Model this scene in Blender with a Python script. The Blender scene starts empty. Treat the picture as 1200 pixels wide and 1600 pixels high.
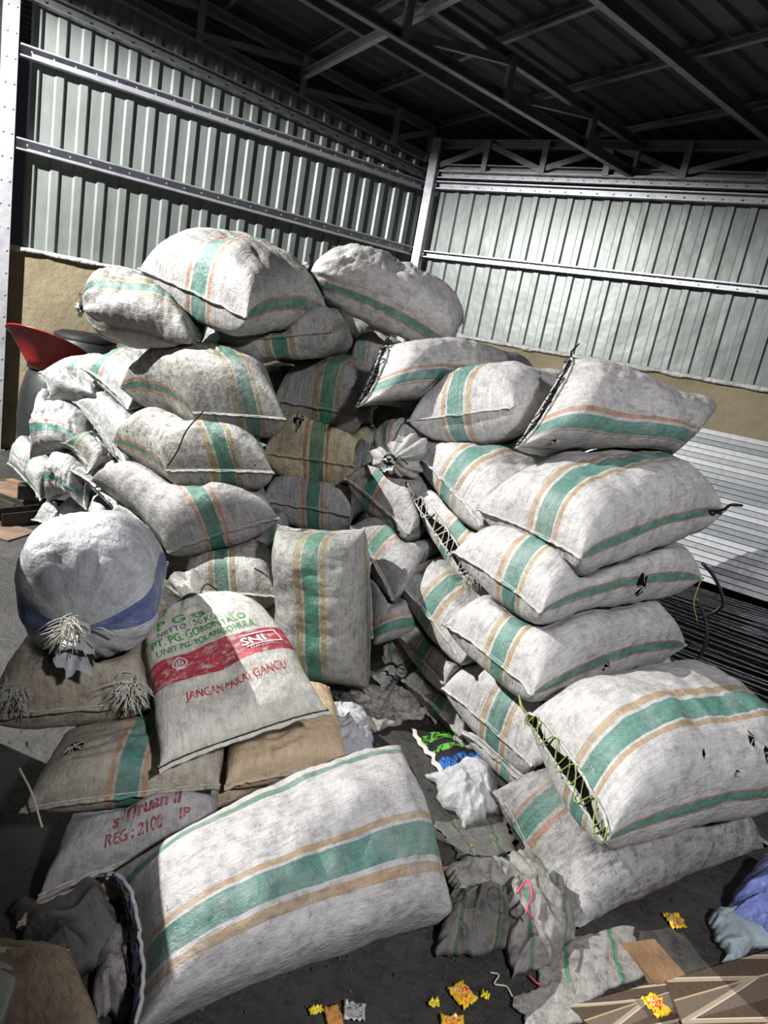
import bpy, bmesh, math, random
import numpy as np
from mathutils import Vector, Matrix, noise
from mathutils.bvhtree import BVHTree

# ------------------------------------------------------------------ camera
SC = bpy.context.scene
COL = SC.collection
FPX = 1070.7
PITCH, ROLL, HCAM = math.radians(14.13), math.radians(10.69), 1.6
FW = np.array([0, math.cos(PITCH), -math.sin(PITCH)])
RT0 = np.array([1.0, 0, 0]); UP0 = np.cross(RT0, FW)
RT = RT0 * math.cos(ROLL) + UP0 * math.sin(ROLL)
UP = -RT0 * math.sin(ROLL) + UP0 * math.cos(ROLL)
CAMP = np.array([0, 0, HCAM])
cam = bpy.data.cameras.new('camera'); camo = bpy.data.objects.new('camera', cam); COL.objects.link(camo)
cam.sensor_fit = 'HORIZONTAL'; cam.sensor_width = 36; cam.lens = FPX / 1200 * 36
cam.clip_start = 0.02
camo.matrix_world = Matrix(((RT[0], UP[0], -FW[0], 0), (RT[1], UP[1], -FW[1], 0), (RT[2], UP[2], -FW[2], HCAM), (0, 0, 0, 1)))
SC.camera = camo

# ------------------------------------------------------------------ light
SC.view_settings.view_transform = 'Standard'; SC.view_settings.look = 'None'
SC.view_settings.gamma = 1; SC.view_settings.use_curve_mapping = False
SC.view_settings.exposure = 0.0
world = bpy.data.worlds.new('night'); SC.world = world; world.use_nodes = True
world.node_tree.nodes['Background'].inputs[0].default_value = (0.5, 0.55, 0.7, 1)
world.node_tree.nodes['Background'].inputs[1].default_value = 0.012

def spot(name, loc, target, power, size, ang, blend, color=(1, 1, 1)):
    d = bpy.data.lights.new(name, 'SPOT'); d.energy = power; d.shadow_soft_size = size
    d.spot_size = math.radians(ang); d.spot_blend = blend; d.color = color
    o = bpy.data.objects.new(name, d); COL.objects.link(o); o.location = loc
    o.rotation_euler = (Vector(target) - Vector(loc)).to_track_quat('-Z', 'Y').to_euler()
    return o
# flood lamp hung by the gate on the left, and an added fill lamp behind the camera
LAMP = (-4.5, 3.1, 3.95)
_d = bpy.data.lights.new('gate_lamp_light', 'POINT'); _d.energy = 2900; _d.shadow_soft_size = .012; _d.color = (1.0, .985, .96)
_o = bpy.data.objects.new('gate_lamp_light', _d); COL.objects.link(_o); _o.location = LAMP
spot('fill_lamp_light', (1.4, -0.8, 3.2), (1.12, 2.8, 0.3), 590, 0.12, 66, 0.45, (0.96, 0.95, 1.0))

# ------------------------------------------------------------------ helpers
def ray(x, y): return FW * FPX + RT * (x - 600) + UP * (800 - y)
def at(x, y, Y):
    r = ray(x, y); return CAMP + r * (Y / r[1])
def onz(x, y, z=0.0):
    r = ray(x, y); return CAMP + r * ((z - HCAM) / r[2])

ORG = {}
def mesh_obj(name, verts, faces, mat=None, parent=None, uvs=None, smooth=True, origin=None):
    me = bpy.data.meshes.new(name)
    V = np.asarray(verts, float)
    if parent is not None: origin = ORG[parent.name]
    elif origin is None:
        origin = np.array([(V[:, 0].min() + V[:, 0].max()) / 2, (V[:, 1].min() + V[:, 1].max()) / 2, V[:, 2].min()])
    V = V - origin
    me.from_pydata([tuple(v) for v in V], [], [tuple(f) for f in faces])
    if uvs is not None:
        l = me.uv_layers.new(name='UVMap')
        l.data.foreach_set('uv', np.asarray(uvs, float).ravel())
    if mat is not None: me.materials.append(mat)
    if smooth: me.polygons.foreach_set('use_smooth', [True] * len(me.polygons))
    me.update()
    o = bpy.data.objects.new(name, me); COL.objects.link(o)
    if parent is not None: o.parent = parent
    else: o.location = tuple(origin)
    ORG[o.name] = np.array(origin, float)
    return o

def empty(name, loc):
    o = bpy.data.objects.new(name, None); COL.objects.link(o); o.location = tuple(loc)
    o.empty_display_size = 0.1
    ORG[o.name] = np.array(loc, float)
    return o

def tag(o, label=None, cat=None, group=None, kind=None):
    if label: o['label'] = label
    if cat: o['category'] = cat
    if group: o['group'] = group
    if kind: o['kind'] = kind
    return o

class MB:
    def __init__(s): s.v = []; s.f = []
    def add(s, verts, faces):
        n = len(s.v); s.v += [tuple(map(float, p)) for p in verts]; s.f += [tuple(i + n for i in f) for f in faces]
    def box(s, c, ax, ay, az):   # centre and three half-axis vectors
        c = np.array(c, float); ax, ay, az = map(lambda q: np.array(q, float), (ax, ay, az))
        P = [c + i * ax + j * ay + k * az for k in (-1, 1) for j in (-1, 1) for i in (-1, 1)]
        s.add(P, [(0, 2, 3, 1), (4, 5, 7, 6), (0, 1, 5, 4), (2, 6, 7, 3), (0, 4, 6, 2), (1, 3, 7, 5)])
    def bar(s, a, b, w, h, up=(0, 0, 1)):     # solid bar a->b
        a = np.array(a, float); b = np.array(b, float); d = b - a; L = np.linalg.norm(d); d /= L
        x = np.cross(d, up); x /= np.linalg.norm(x); z = np.cross(x, d)
        s.box((a + b) / 2, d * L / 2, x * w / 2, z * h / 2)
    def channel(s, a, b, w, h, t=0.004, up=(0, 0, 1), lip=0.012, flip=1):   # C-channel open to +x*flip
        a = np.array(a, float); b = np.array(b, float); d = b - a; d /= np.linalg.norm(d)
        x = np.cross(d, up); x /= np.linalg.norm(x); z = np.cross(x, d); x = x * flip
        prof = [(w, h / 2 - lip), (w, h / 2), (0, h / 2), (0, -h / 2), (w, -h / 2), (w, -h / 2 + lip)]
        inn = [(w - t, h / 2 - lip), (w - t, h / 2 - t), (t, h / 2 - t), (t, -h / 2 + t), (w - t, -h / 2 + t), (w - t, -h / 2 + lip)]
        n = 6; P = []
        for e in (a, b):
            P += [e + x * (p[0] - w / 2) + z * p[1] for p in prof] + [e + x * (p[0] - w / 2) + z * p[1] for p in inn]
        F = []
        for k in range(n - 1):
            F.append((k, k + 1, 12 + k + 1, 12 + k)); F.append((6 + k, 18 + k, 18 + k + 1, 6 + k + 1))
            F.append((k, 6 + k, 6 + k + 1, k + 1)); F.append((12 + k, 12 + k + 1, 18 + k + 1, 18 + k))
        F.append((0, 12, 18, 6)); F.append((5, 11, 23, 17))
        s.add(P, F)
    def tube(s, pts, r, n=8, caps=True):
        P = [np.array(p, float) for p in pts]; m = len(P); R = r if hasattr(r, '__len__') else [r] * m
        base = len(s.v); prev = None
        for i in range(m):
            d = P[min(i + 1, m - 1)] - P[max(i - 1, 0)]; d /= (np.linalg.norm(d) + 1e-9)
            if prev is None:
                u = np.cross(d, (0, 0, 1)); u = np.cross(d, (1, 0, 0)) if np.linalg.norm(u) < .1 else u
            else: u = prev - d * (prev @ d)
            u /= np.linalg.norm(u); prev = u; w = np.cross(d, u)
            for k in range(n):
                a = 2 * math.pi * k / n
                s.v.append(tuple(P[i] + R[i] * (u * math.cos(a) + w * math.sin(a))))
        for i in range(m - 1):
            for k in range(n):
                a = base + i * n + k; b = base + i * n + (k + 1) % n
                s.f.append((a, b, b + n, a + n))
        if caps:
            s.f.append(tuple(base + k for k in range(n))[::-1]); s.f.append(tuple(base + (m - 1) * n + k for k in range(n)))
    def build(s, name, mat, parent=None, smooth=False):
        return mesh_obj(name, s.v, s.f, mat, parent, smooth=smooth)

def spline(pts, n):
    P = [np.array(p, float) for p in pts]; P = [2 * P[0] - P[1]] + P + [2 * P[-1] - P[-2]]
    out = []; seg = len(P) - 3
    for i in range(n):
        t = i / (n - 1) * seg; k = min(int(t), seg - 1); t -= k
        a, b, c, d = P[k:k + 4]
        out.append(.5 * ((2 * b) + (c - a) * t + (2 * a - 5 * b + 4 * c - d) * t * t + (-a + 3 * b - 3 * c + d) * t ** 3))
    return out

# ------------------------------------------------------------------ materials
class NT:
    def __init__(s, name):
        s.m = bpy.data.materials.new(name); s.m.use_nodes = True; s.t = s.m.node_tree
        s.b = s.t.nodes['Principled BSDF']
    def n(s, typ, **kw):
        nd = s.t.nodes.new(typ)
        for k, v in kw.items():
            if k.startswith('i_'):
                nd.inputs[k[2:].replace('_', ' ')].default_value = v
            else: setattr(nd, k, v)
        return nd
    def l(s, a, b): s.t.links.new(a, b)
    def math(s, op, a, b=None, clamp=False):
        nd = s.n('ShaderNodeMath', operation=op, use_clamp=clamp)
        for i, q in enumerate((a, b)):
            if q is None: continue
            if isinstance(q, (int, float)): nd.inputs[i].default_value = q
            else: s.l(q, nd.inputs[i])
        return nd.outputs[0]
    def ramp(s, fac, stops, interp='LINEAR'):
        nd = s.n('ShaderNodeValToRGB'); cr = nd.color_ramp; cr.interpolation = interp
        while len(cr.elements) > 1: cr.elements.remove(cr.elements[-1])
        cr.elements[0].position = stops[0][0]; cr.elements[0].color = tuple(stops[0][1]) + (1,)
        for p, c in stops[1:]:
            e = cr.elements.new(p); e.color = tuple(c) + (1,)
        s.l(fac, nd.inputs[0]); return nd.outputs[0]
    def mix(s, fac, a, b, mode='MIX'):
        nd = s.n('ShaderNodeMix', data_type='RGBA', blend_type=mode)
        if isinstance(fac, (int, float)): nd.inputs[0].default_value = fac
        else: s.l(fac, nd.inputs[0])
        for i, q in ((6, a), (7, b)):
            if isinstance(q, (tuple, list)): nd.inputs[i].default_value = tuple(q)[:3] + (1,)
            else: s.l(q, nd.inputs[i])
        return nd.outputs[2]
    def noise(s, vec, scale, detail=4, rough=.55, dist=0):
        nd = s.n('ShaderNodeTexNoise'); nd.inputs['Scale'].default_value = scale; nd.inputs['Detail'].default_value = detail
        nd.inputs['Roughness'].default_value = rough; nd.inputs['Distortion'].default_value = dist
        if vec is not None: s.l(vec, nd.inputs['Vector'])
        return nd.outputs[0]
    def mapping(s, vec, scale=(1, 1, 1), loc=(0, 0, 0), rot=(0, 0, 0)):
        nd = s.n('ShaderNodeMapping'); nd.inputs['Scale'].default_value = scale; nd.inputs['Location'].default_value = loc
        nd.inputs['Rotation'].default_value = rot
        s.l(vec, nd.inputs['Vector']); return nd.outputs[0]
    def bump(s, h, strength, dist, normal=None):
        nd = s.n('ShaderNodeBump'); nd.inputs['Strength'].default_value = strength; nd.inputs['Distance'].default_value = dist
        s.l(h, nd.inputs['Height'])
        if normal is not None: s.l(normal, nd.inputs['Normal'])
        return nd.outputs[0]

def plain(name, col, rough=.6, metal=0, var=.15, scale=8, bump=.0, bscale=40, spec=.5, col2=None):
    t = NT(name); tc = t.n('ShaderNodeTexCoord'); f = t.noise(tc.outputs['Object'], scale, 5)
    c2 = col2 if col2 else tuple(c * (1 - var * 2) for c in col)
    c = t.ramp(f, [(.3, c2), (.7, col)])
    t.l(c, t.b.inputs['Base Color']); t.b.inputs['Roughness'].default_value = rough; t.b.inputs['Metallic'].default_value = metal
    t.b.inputs['Specular IOR Level'].default_value = spec
    if bump: t.l(t.bump(t.noise(tc.outputs['Object'], bscale, 6), 1, bump), t.b.inputs['Normal'])
    return t.m

GREEN = (.02, .17, .105); PALEG = (.055, .215, .165); ORANGE = (.40, .20, .11); OLIVE = (.30, .235, .09); TAN = (.40, .28, .15)
def sack_mat(name, base=(.48, .465, .45), style='orange', dirt=.5, tint=(.05, .048, .045), green=None, red_band=False, blotch=.35, sheen=False):
    t = NT(name); tc = t.n('ShaderNodeTexCoord'); oi = t.n('ShaderNodeObjectInfo')
    uv = t.n('ShaderNodeUVMap'); sep = t.n('ShaderNodeSeparateXYZ'); t.l(uv.outputs[0], sep.inputs[0])
    u, v = sep.outputs[0], sep.outputs[1]
    offs = t.n('ShaderNodeVectorMath', operation='SCALE'); offs.inputs[0].default_value = (37, 23, 11)
    t.l(oi.outputs['Random'], offs.inputs['Scale'])
    add = t.n('ShaderNodeVectorMath', operation='ADD'); t.l(tc.outputs['Object'], add.inputs[0]); t.l(offs.outputs[0], add.inputs[1])
    P = add.outputs[0]
    addu = t.n('ShaderNodeVectorMath', operation='ADD'); t.l(uv.outputs[0], addu.inputs[0]); t.l(offs.outputs[0], addu.inputs[1])
    U = addu.outputs[0]
    g = green or GREEN
    W = tuple(base)
    def band(c, half, edge, ew, gap, ec, gc):
        # returns stops symmetrical around c
        return [(c - half - gap - ew, ec), (c - half - gap, W), (c - half, gc), (c + half, W), (c + half + gap, ec), (c + half + gap + ew, W)]
    if style == 'orange': wide = lambda c: band(c, .026, 0, .010, .007, ORANGE, g); nar = (.010, .0035, ORANGE, g)
    elif style == 'tan': wide = lambda c: band(c, .026, 0, .015, .007, TAN, g); nar = (.010, .003, ORANGE, g)
    elif style == 'olive': wide = lambda c: band(c, .026, 0, .018, .008, OLIVE, g); nar = (.006, .006, ORANGE, g)
    elif style == 'blue': wide = lambda c: []; nar = (.034, .001, (.03, .06, .25), (.035, .07, .26))
    elif style == 'none': wide = None; nar = None
    if wide:
        stops = [(0, W)]
        if nar:
            a, e, ec, gc = nar
            stops = [(0, gc), (a, ec), (a + e, W)]
        stops += wide(.25) + wide(.75)
        if style == 'blue': stops += [(.5 - a, gc), (.5 + a, W)]
        if nar: stops += [(1 - a - e, ec), (1 - a, gc)]
        # small sideways wander of the woven bands
        wob = t.math('MULTIPLY', t.math('SUBTRACT', t.noise(U, 3.5, 3), .5), .012)
        uu = t.math('ADD', u, wob)
        c = t.ramp(uu, stops, 'CONSTANT')
        # woven threads show the pale warp through the colour
        wv = t.math('MULTIPLY', t.math('SINE', t.math('MULTIPLY', u, 900)), t.math('SINE', t.math('MULTIPLY', v, 620)))
        c = t.mix(t.math('MULTIPLY', t.math('ADD', wv, 1), .10), c, W)
        fade = t.ramp(t.noise(U, 9, 4), [(.45, (0, 0, 0)), (.75, (.45, .45, .45))])
        c = t.mix(fade, c, W)
    else:
        rgb = t.n('ShaderNodeRGB'); rgb.outputs[0].default_value = W + (1,); c = rgb.outputs[0]
    if red_band:
        r = t.ramp(v, [(0, (0, 0, 0)), (.50, (1, 1, 1)), (.665, (0, 0, 0))], 'CONSTANT')
        wear = t.ramp(t.noise(U, 30, 6, .7), [(.36, (.25, .25, .25)), (.5, (1, 1, 1))])
        c = t.mix(t.mix(1, r, wear, 'MULTIPLY'), c, (.46, .035, .06))
    # ---- grime: broad blotches, streaks that follow the weave, black specks; plus painted wrinkle shading
    n1 = t.ramp(t.noise(P, 3.2, 7, .62), [(.40, (0, 0, 0)), (.72, (1, 1, 1))])
    c = t.mix(t.math('MULTIPLY', n1, blotch + .1 + dirt * .5), c, t.mix(.6, c, tint), 'MIX')
    n2 = t.ramp(t.noise(t.mapping(U, (26, 5, 1)), 2.4, 8, .72), [(.50, (0, 0, 0)), (.66, (1, 1, 1))])
    fl = t.ramp(t.noise(t.mapping(U, (110, 7, 1)), 2.0, 4, .6), [(.35, (.80, .80, .79)), (.62, (1.05, 1.05, 1.05))])  # fine fabric wrinkles painted into the colour as lighter and darker lines
    c = t.mix(.8, c, fl, 'MULTIPLY')
    n2m = t.ramp(t.noise(P, 5, 4), [(.42, (0, 0, 0)), (.62, (1, 1, 1))])
    c = t.mix(t.math('MULTIPLY', t.math('MULTIPLY', n2, n2m), .25 + dirt * .8, True), c, tint)
    n4 = t.ramp(t.noise(P, 26, 9, .75), [(.47, (0, 0, 0)), (.66, (1, 1, 1))])
    c = t.mix(t.math('MULTIPLY', n4, .32 + .5 * dirt), c, tint)
    n3 = t.ramp(t.noise(t.mapping(U, (9, 34, 1)), 5, 5, .65), [(.655, (0, 0, 0)), (.70, (1, 1, 1))])
    c = t.mix(t.math('MULTIPLY', n3, .35 + dirt, True), c, (.02, .02, .02))
    t.l(c, t.b.inputs['Base Color'])
    t.b.inputs['Roughness'].default_value = .42 if sheen else .5
    t.b.inputs['Specular IOR Level'].default_value = .5
    # ---- relief: weave and creases
    weave = t.math('MULTIPLY', t.math('SINE', t.math('MULTIPLY', u, 1900)), t.math('SINE', t.math('MULTIPLY', v, 1300)))
    b1 = t.bump(weave, .25, .0007)
    cr = t.noise(t.mapping(U, (22, 3.2, 1)), 3.2, 7, .6, .6)
    rid = t.math('ABSOLUTE', t.math('SUBTRACT', cr, .5))
    b2 = t.bump(rid, .30, .03, b1)
    b3 = t.bump(t.noise(P, 15, 7, .6, 0), .42, .03, b2)
    b4 = t.bump(t.noise(P, 70, 4, .6), .45, .004, b3)
    t.l(b4, t.b.inputs['Normal'])
    return t.m

M = {}
M['orange'] = sack_mat('woven sack green orange', style='orange', dirt=.3, blotch=.25, green=PALEG)
M['tan'] = sack_mat('woven sack green tan', style='tan', dirt=.22, blotch=.15, base=(.53, .515, .505), green=PALEG)
M['olive'] = sack_mat('woven sack green olive', style='olive', dirt=.55, base=(.45, .44, .415))
M['dirty'] = sack_mat('woven sack dirty', style='olive', dirt=.9, base=(.40, .39, .36))
M['grey'] = sack_mat('woven sack grey', style='orange', dirt=.45, base=(.36, .35, .345))
M['grimy'] = sack_mat('grimy woven sack', style='orange', dirt=.75, base=(.36, .35, .345), green=(.03, .2, .15))
M['greyol'] = sack_mat('woven sack grey olive', style='olive', dirt=.45, base=(.33, .325, .305), green=(.02, .2, .11))
M['white'] = sack_mat('white sack', style='orange', dirt=.3, base=(.44, .45, .45), green=PALEG, sheen=True)
M['whiteplain'] = sack_mat('white plain sack', style='none', dirt=.35, base=(.42, .43, .43), sheen=True)
M['yellowish'] = sack_mat('yellowed sack', style='orange', dirt=.5, base=(.56, .48, .31))
M['blue'] = sack_mat('sack with blue band', style='blue', dirt=.1, base=(.46, .475, .49), blotch=.15, sheen=True)
M['brownblue'] = sack_mat('brown sack with blue band', style='blue', dirt=.5, base=(.40, .35, .27))
M['brown'] = sack_mat('brown sack green band', style='orange', dirt=.35, base=(.40, .36, .29), green=(.03, .2, .16))
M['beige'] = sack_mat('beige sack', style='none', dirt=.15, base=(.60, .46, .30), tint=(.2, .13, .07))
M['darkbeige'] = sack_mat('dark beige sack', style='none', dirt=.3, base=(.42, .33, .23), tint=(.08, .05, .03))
M['print'] = sack_mat('printed sugar sack', style='none', dirt=.12, base=(.64, .62, .55), red_band=True, blotch=.2)
M['regsack'] = sack_mat('grey printed sack', style='none', dirt=.3, base=(.44, .42, .41))
M['darksack'] = sack_mat('dark sack', style='none', dirt=.7, base=(.22, .215, .21))
M['seam'] = plain('seam thread', (.55, .53, .47), .8, scale=60, var=.3)
M['cord'] = plain('black cord', (.012, .012, .013), .6, spec=.25)
M['twine'] = plain('yellow green twine', (.30, .36, .09), .5)
M['whitetwine'] = plain('pale twine', (.6, .58, .5), .6)
M['bluetwine'] = plain('navy twine', (.03, .03, .12), .5)
M['hole'] = plain('charcoal contents', (.006, .006, .006), 1.0, bump=.01, bscale=60, spec=.05)

# ------------------------------------------------------------------ the shed
V1 = np.array([math.sin(math.radians(56.78)), math.cos(math.radians(56.78)), 0])     # along left wall, away
V2 = np.array([math.sin(math.radians(-57.62)), math.cos(math.radians(-57.62)), 0])   # along right wall, away
CORN = np.array([-.2, 8.22, 0])
PN = np.array([V1[1], -V1[0], 0])          # left wall's inward normal
QN = np.array([-V2[1], V2[0], 0]); QN = QN if QN @ (np.array([0, 0, 0]) - CORN) > 0 else -QN
Z = np.array([0, 0, 1.0])
def LW(a, d=0, z=0): return CORN - V1 * a + PN * d + Z * z      # a metres back from corner on left wall
def RW(a, d=0, z=0): return CORN - V2 * a + QN * d + Z * z
def roofz(p): return 3.93 - .10 * float((np.array(p) - CORN) @ V1)

def metal_sheet(name, col, rough, metal):
    t = NT(name); tc = t.n('ShaderNodeTexCoord'); P = tc.outputs['Object']
    c = t.ramp(t.noise(P, 1.2, 5), [(.3, tuple(c * .8 for c in col)), (.7, col)])
    st = t.ramp(t.noise(t.mapping(P, (6, 6, .5)), 3, 5, .6), [(.5, (1, 1, 1)), (.8, (.75, .74, .72))])
    c = t.mix(1, c, st, 'MULTIPLY')
    t.l(c, t.b.inputs['Base Color']); t.b.inputs['Roughness'].default_value = rough; t.b.inputs['Metallic'].default_value = metal
    t.l(t.bump(t.noise(P, 2.5, 3), .5, .03), t.b.inputs['Normal'])
    return t.m
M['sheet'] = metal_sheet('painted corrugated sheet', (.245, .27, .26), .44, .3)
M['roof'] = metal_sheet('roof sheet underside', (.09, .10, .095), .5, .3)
def galv(name, col):
    t = NT(name); tc = t.n('ShaderNodeTexCoord'); P = tc.outputs['Object']
    vo = t.n('ShaderNodeTexVoronoi'); vo.inputs['Scale'].default_value = 60; t.l(P, vo.inputs['Vector'])
    c = t.mix(.25, col, vo.outputs['Color'], 'SOFT_LIGHT')
    c = t.mix(t.ramp(t.noise(P, 9, 6), [(.45, (0, 0, 0)), (.8, (.6, .6, .6))]), c, tuple(q * .45 for q in col))
    t.l(c, t.b.inputs['Base Color']); t.b.inputs['Metallic'].default_value = .6; t.b.inputs['Roughness'].default_value = .42
    return t.m
M['galv'] = galv('galvanised steel', (.55, .56, .60))
M['galvd'] = galv('dull galvanised steel', (.30, .31, .31))
def plaster():
    t = NT('bare render plaster'); tc = t.n('ShaderNodeTexCoord'); P = tc.outputs['Object']
    c = t.ramp(t.noise(P, 2.2, 7, .6), [(.3, (.17, .14, .085)), (.55, (.25, .21, .135)), (.75, (.30, .25, .165))])
    c = t.mix(t.ramp(t.noise(P, 40, 6, .7), [(.55, (0, 0, 0)), (.75, (.5, .5, .5))]), c, (.16, .13, .09))
    t.l(c, t.b.inputs['Base Color']); t.b.inputs['Roughness'].default_value = .9
    t.l(t.bump(t.noise(P, 12, 8, .65), .7, .02), t.b.inputs['Normal']); return t.m
M['plaster'] = plaster()
M['cap'] = plain('white mortar edge', (.62, .62, .60), .9, scale=20, var=.25, bump=.02, bscale=30)
def ground():
    t = NT('dirty concrete floor'); tc = t.n('ShaderNodeTexCoord'); P = tc.outputs['Object']
    c = t.ramp(t.noise(P, 1.6, 9, .65), [(.30, (.016, .015, .014)), (.52, (.045, .042, .038)), (.75, (.085, .078, .066))])
    c = t.mix(t.ramp(t.noise(P, 22, 8, .75), [(.5, (0, 0, 0)), (.62, (.7, .7, .7))]), c, (.012, .012, .012))
    sp = t.n('ShaderNodeTexVoronoi'); sp.inputs['Scale'].default_value = 42; t.l(P, sp.inputs['Vector'])
    c = t.mix(t.ramp(sp.outputs['Distance'], [(.06, (.5, .5, .5)), (.10, (0, 0, 0))]), c, (.22, .2, .17))
    t.l(c, t.b.inputs['Base Color'])
    t.l(t.ramp(t.noise(P, 3, 4), [(.4, (.45, .45, .45)), (.6, (.85, .85, .85))]), t.b.inputs['Roughness'])
    t.l(t.bump(t.noise(P, 14, 9, .7), .8, .02), t.b.inputs['Normal']); return t.m
M['ground'] = ground()

m = MB(); nx, ny = 60, 60
for j in range(ny + 1):
    for i in range(nx + 1):
        x = -9 + 16 * i / nx; y = -3 + 13 * j / ny
        m.v.append((x, y, noise.noise((x * 1.5, y * 1.5, 0)) * .006 - .004))
for j in range(ny):
    for i in range(nx):
        a = j * (nx + 1) + i; m.f.append((a, a + 1, a + nx + 2, a + nx + 1))
tag(m.build('floor', M['ground'], smooth=True), kind='structure')

def corrugated(m, o, d, z0f, z1f, a0, a1, nrm, period=.185, depth=.022, off=0.0):
    a = a0; pts = []
    prof = [(0, 0), (.10, 0), (.115, 1), (.17, 1)]      # pan then raised rib
    while a < a1:
        for q, h in prof:
            if a + q <= a1: pts.append((a + q, h * depth))
        a += period
    P = []; n = len(pts)
    for q, h in pts:
        p = o + d * q + nrm * (h + off)
        P.append(p + Z * z0f(p)); P.append(p + Z * z1f(p))
    T = nrm * -.002
    m.add(P + [p + T for p in P], [(2 * i, 2 * i + 2, 2 * i + 3, 2 * i + 1) for i in range(n - 1)] +
          [(2 * n + 2 * i, 2 * n + 2 * i + 1, 2 * n + 2 * i + 3, 2 * n + 2 * i + 2) for i in range(n - 1)])

# left wall: rendered masonry below, sheet above
TOPL = lambda p: roofz(p) - .33
m = MB(); m.box(LW(2.0, -.09, .88), V1 * 2.03, PN * .08, Z * .88); tag(m.build('wall_left', M['plaster']), kind='structure')
m = MB(); corrugated(m, LW(0), -V1, lambda p: 1.775, TOPL, 0.02, 4.0, PN, off=-.05)
tag(m.build('wall_left_sheet', M['sheet']), kind='structure')
m = MB(); corrugated(m, LW(0), -V1, lambda p: 2.66, TOPL, 4.02, 8.5, PN, off=-.05)
tag(m.build('wall_left_sheet_over_gate', M['sheet']), kind='structure')
m = MB(); m.box(RW(3.6, -.09, .88), V2 * 3.65, QN * .08, Z * .88); tag(m.build('wall_right', M['plaster']), kind='structure')
m = MB(); corrugated(m, RW(0), -V2, lambda p: 1.775, lambda p: 3.32, 0.05, 7.2, QN, off=-.05)
tag(m.build('wall_right_sheet', M['sheet']), kind='structure')
# ragged mortar line on top of the masonry
def mortar(f, a0, a1, seed):
    m = MB(); n = 120; rnd = random.Random(seed)
    P = []; hgt = []
    for i in range(n + 1):
        a = a0 + (a1 - a0) * i / n
        h = .022 + .016 * noise.noise((a * 6, seed, 0)) + .008 * noise.noise((a * 25, seed, 3))
        w = .035 + .02 * noise.noise((a * 5, seed, 9))
        P += [f(a, -.03, 1.755), f(a, w * .5, 1.755 - h), f(a, w * .55, 1.765), f(a, -.03, 1.765 + h * .6)]
    F = []
    for i in range(n):
        for k in range(3): F.append((4 * i + k, 4 * i + k + 1, 4 * i + 5 + k, 4 * i + 4 + k))
    m.add(P, F); return m
tag(mortar(LW, 0, 4.0, 1).build('trim_1', M['cap'], smooth=True), kind='structure')
tag(mortar(RW, 0, 7.2, 5).build('trim_2', M['cap'], smooth=True), kind='structure')

# girts (cold-formed channels) on the walls
k = 3
def girt(a, b, w=.07, h=.09, mat='galv', inward=None):
    global k
    m = MB(); m.channel(a, b, w, h, t=.004, flip=1)
    d = (np.array(b) - a); L = np.linalg.norm(d); d /= L
    nn = int(L / .16)                                           # screw heads
    for i in range(nn):
        p = np.array(a) + d * (.08 + i * .16)
        m.box(p + inward * (w / 2 + .003) , d * .006, inward * .004, Z * .006)
        m.box(p + Z * (h / 2 + .002), d * .006, inward * .006, Z * .003)
    o = m.build('trim_%d' % k, M[mat]); tag(o, kind='structure'); k += 1
    return o
girt(LW(3.98, .04, 2.565), LW(.08, .04, 2.565), inward=PN)
girt(LW(3.98, .04, 3.245), LW(.08, .04, 3.245), inward=PN)
# the third girt follows the slope of the roof
girt(LW(3.98, .04, 3.66), LW(.08, .04, 3.36), mat='galvd', inward=PN)
girt(RW(.08, .04, 2.555), RW(7.1, .04, 2.555), h=.07, w=.06, inward=QN)
girt(RW(.08, .04, 3.27), RW(7.1, .04, 3.27), h=.08, w=.06, inward=QN)
girt(RW(.08, .04, 3.38), RW(7.1, .04, 3.38), h=.08, w=.06, inward=QN)

# posts
def post(name, base, h, w, d, u, v, label):
    r = empty(name, base)
    m = MB(); m.box(base + Z * h / 2, u * w / 2, v * d / 2, Z * h / 2)
    m2 = m
    for i in range(int(h / .18)):
        for s in (-1, 1):
            m2.box(base + Z * (.1 + i * .18) + v * (d / 2 + .003) + u * s * w * .28, u * .006, v * .003, Z * .006)
    m.build('shaft', M['galv'], r)
    m3 = MB(); m3.box(base + Z * .004 + v * .0, u * w * .8, v * d * .8, Z * .004); mesh_obj('base_plate', m3.v, m3.f, M['galvd'], r, smooth=False)
    tag(r, label, 'post'); return r
post('steel_post', RW(.10, .09, 0), 3.72, .10, .07, V2, QN, 'bright galvanised steel corner post where the two corrugated walls meet')
post('steel_post', LW(4.05, .05, 0), 3.95, .11, .07, V1, PN, 'bright galvanised gate post at the left end of the corrugated wall')

# gate opening left of the post, with a leaf frame folded back
m = MB(); m.channel(LW(8.4, .04, 2.62), LW(4.12, .04, 2.62), .06, .07); tag(m.build('trim_%d' % k, M['galv']), kind='structure'); k += 1
r = empty('door_1', LW(4.25, .05, 0)); tag(r, kind='structure')
m = MB(); m.box(LW(4.20, .06, 1.3), V1 * .045, PN * .03, Z * 1.28); mesh_obj('gate_stile', m.v, m.f, M['galvd'], r, smooth=False)
for z in (.55, 1.15, 2.1):
    m = MB(); m.box(LW(4.145, .085, z), V1 * .022, PN * .014, Z * .055)
    m.tube([LW(4.145, .1, z - .06), LW(4.145, .1, z + .06)], .012); mesh_obj('hinge', m.v, m.f, M['cord'], r, smooth=False)

# roof
m = MB()
per = .21; a = -5.0; pts = []
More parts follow.
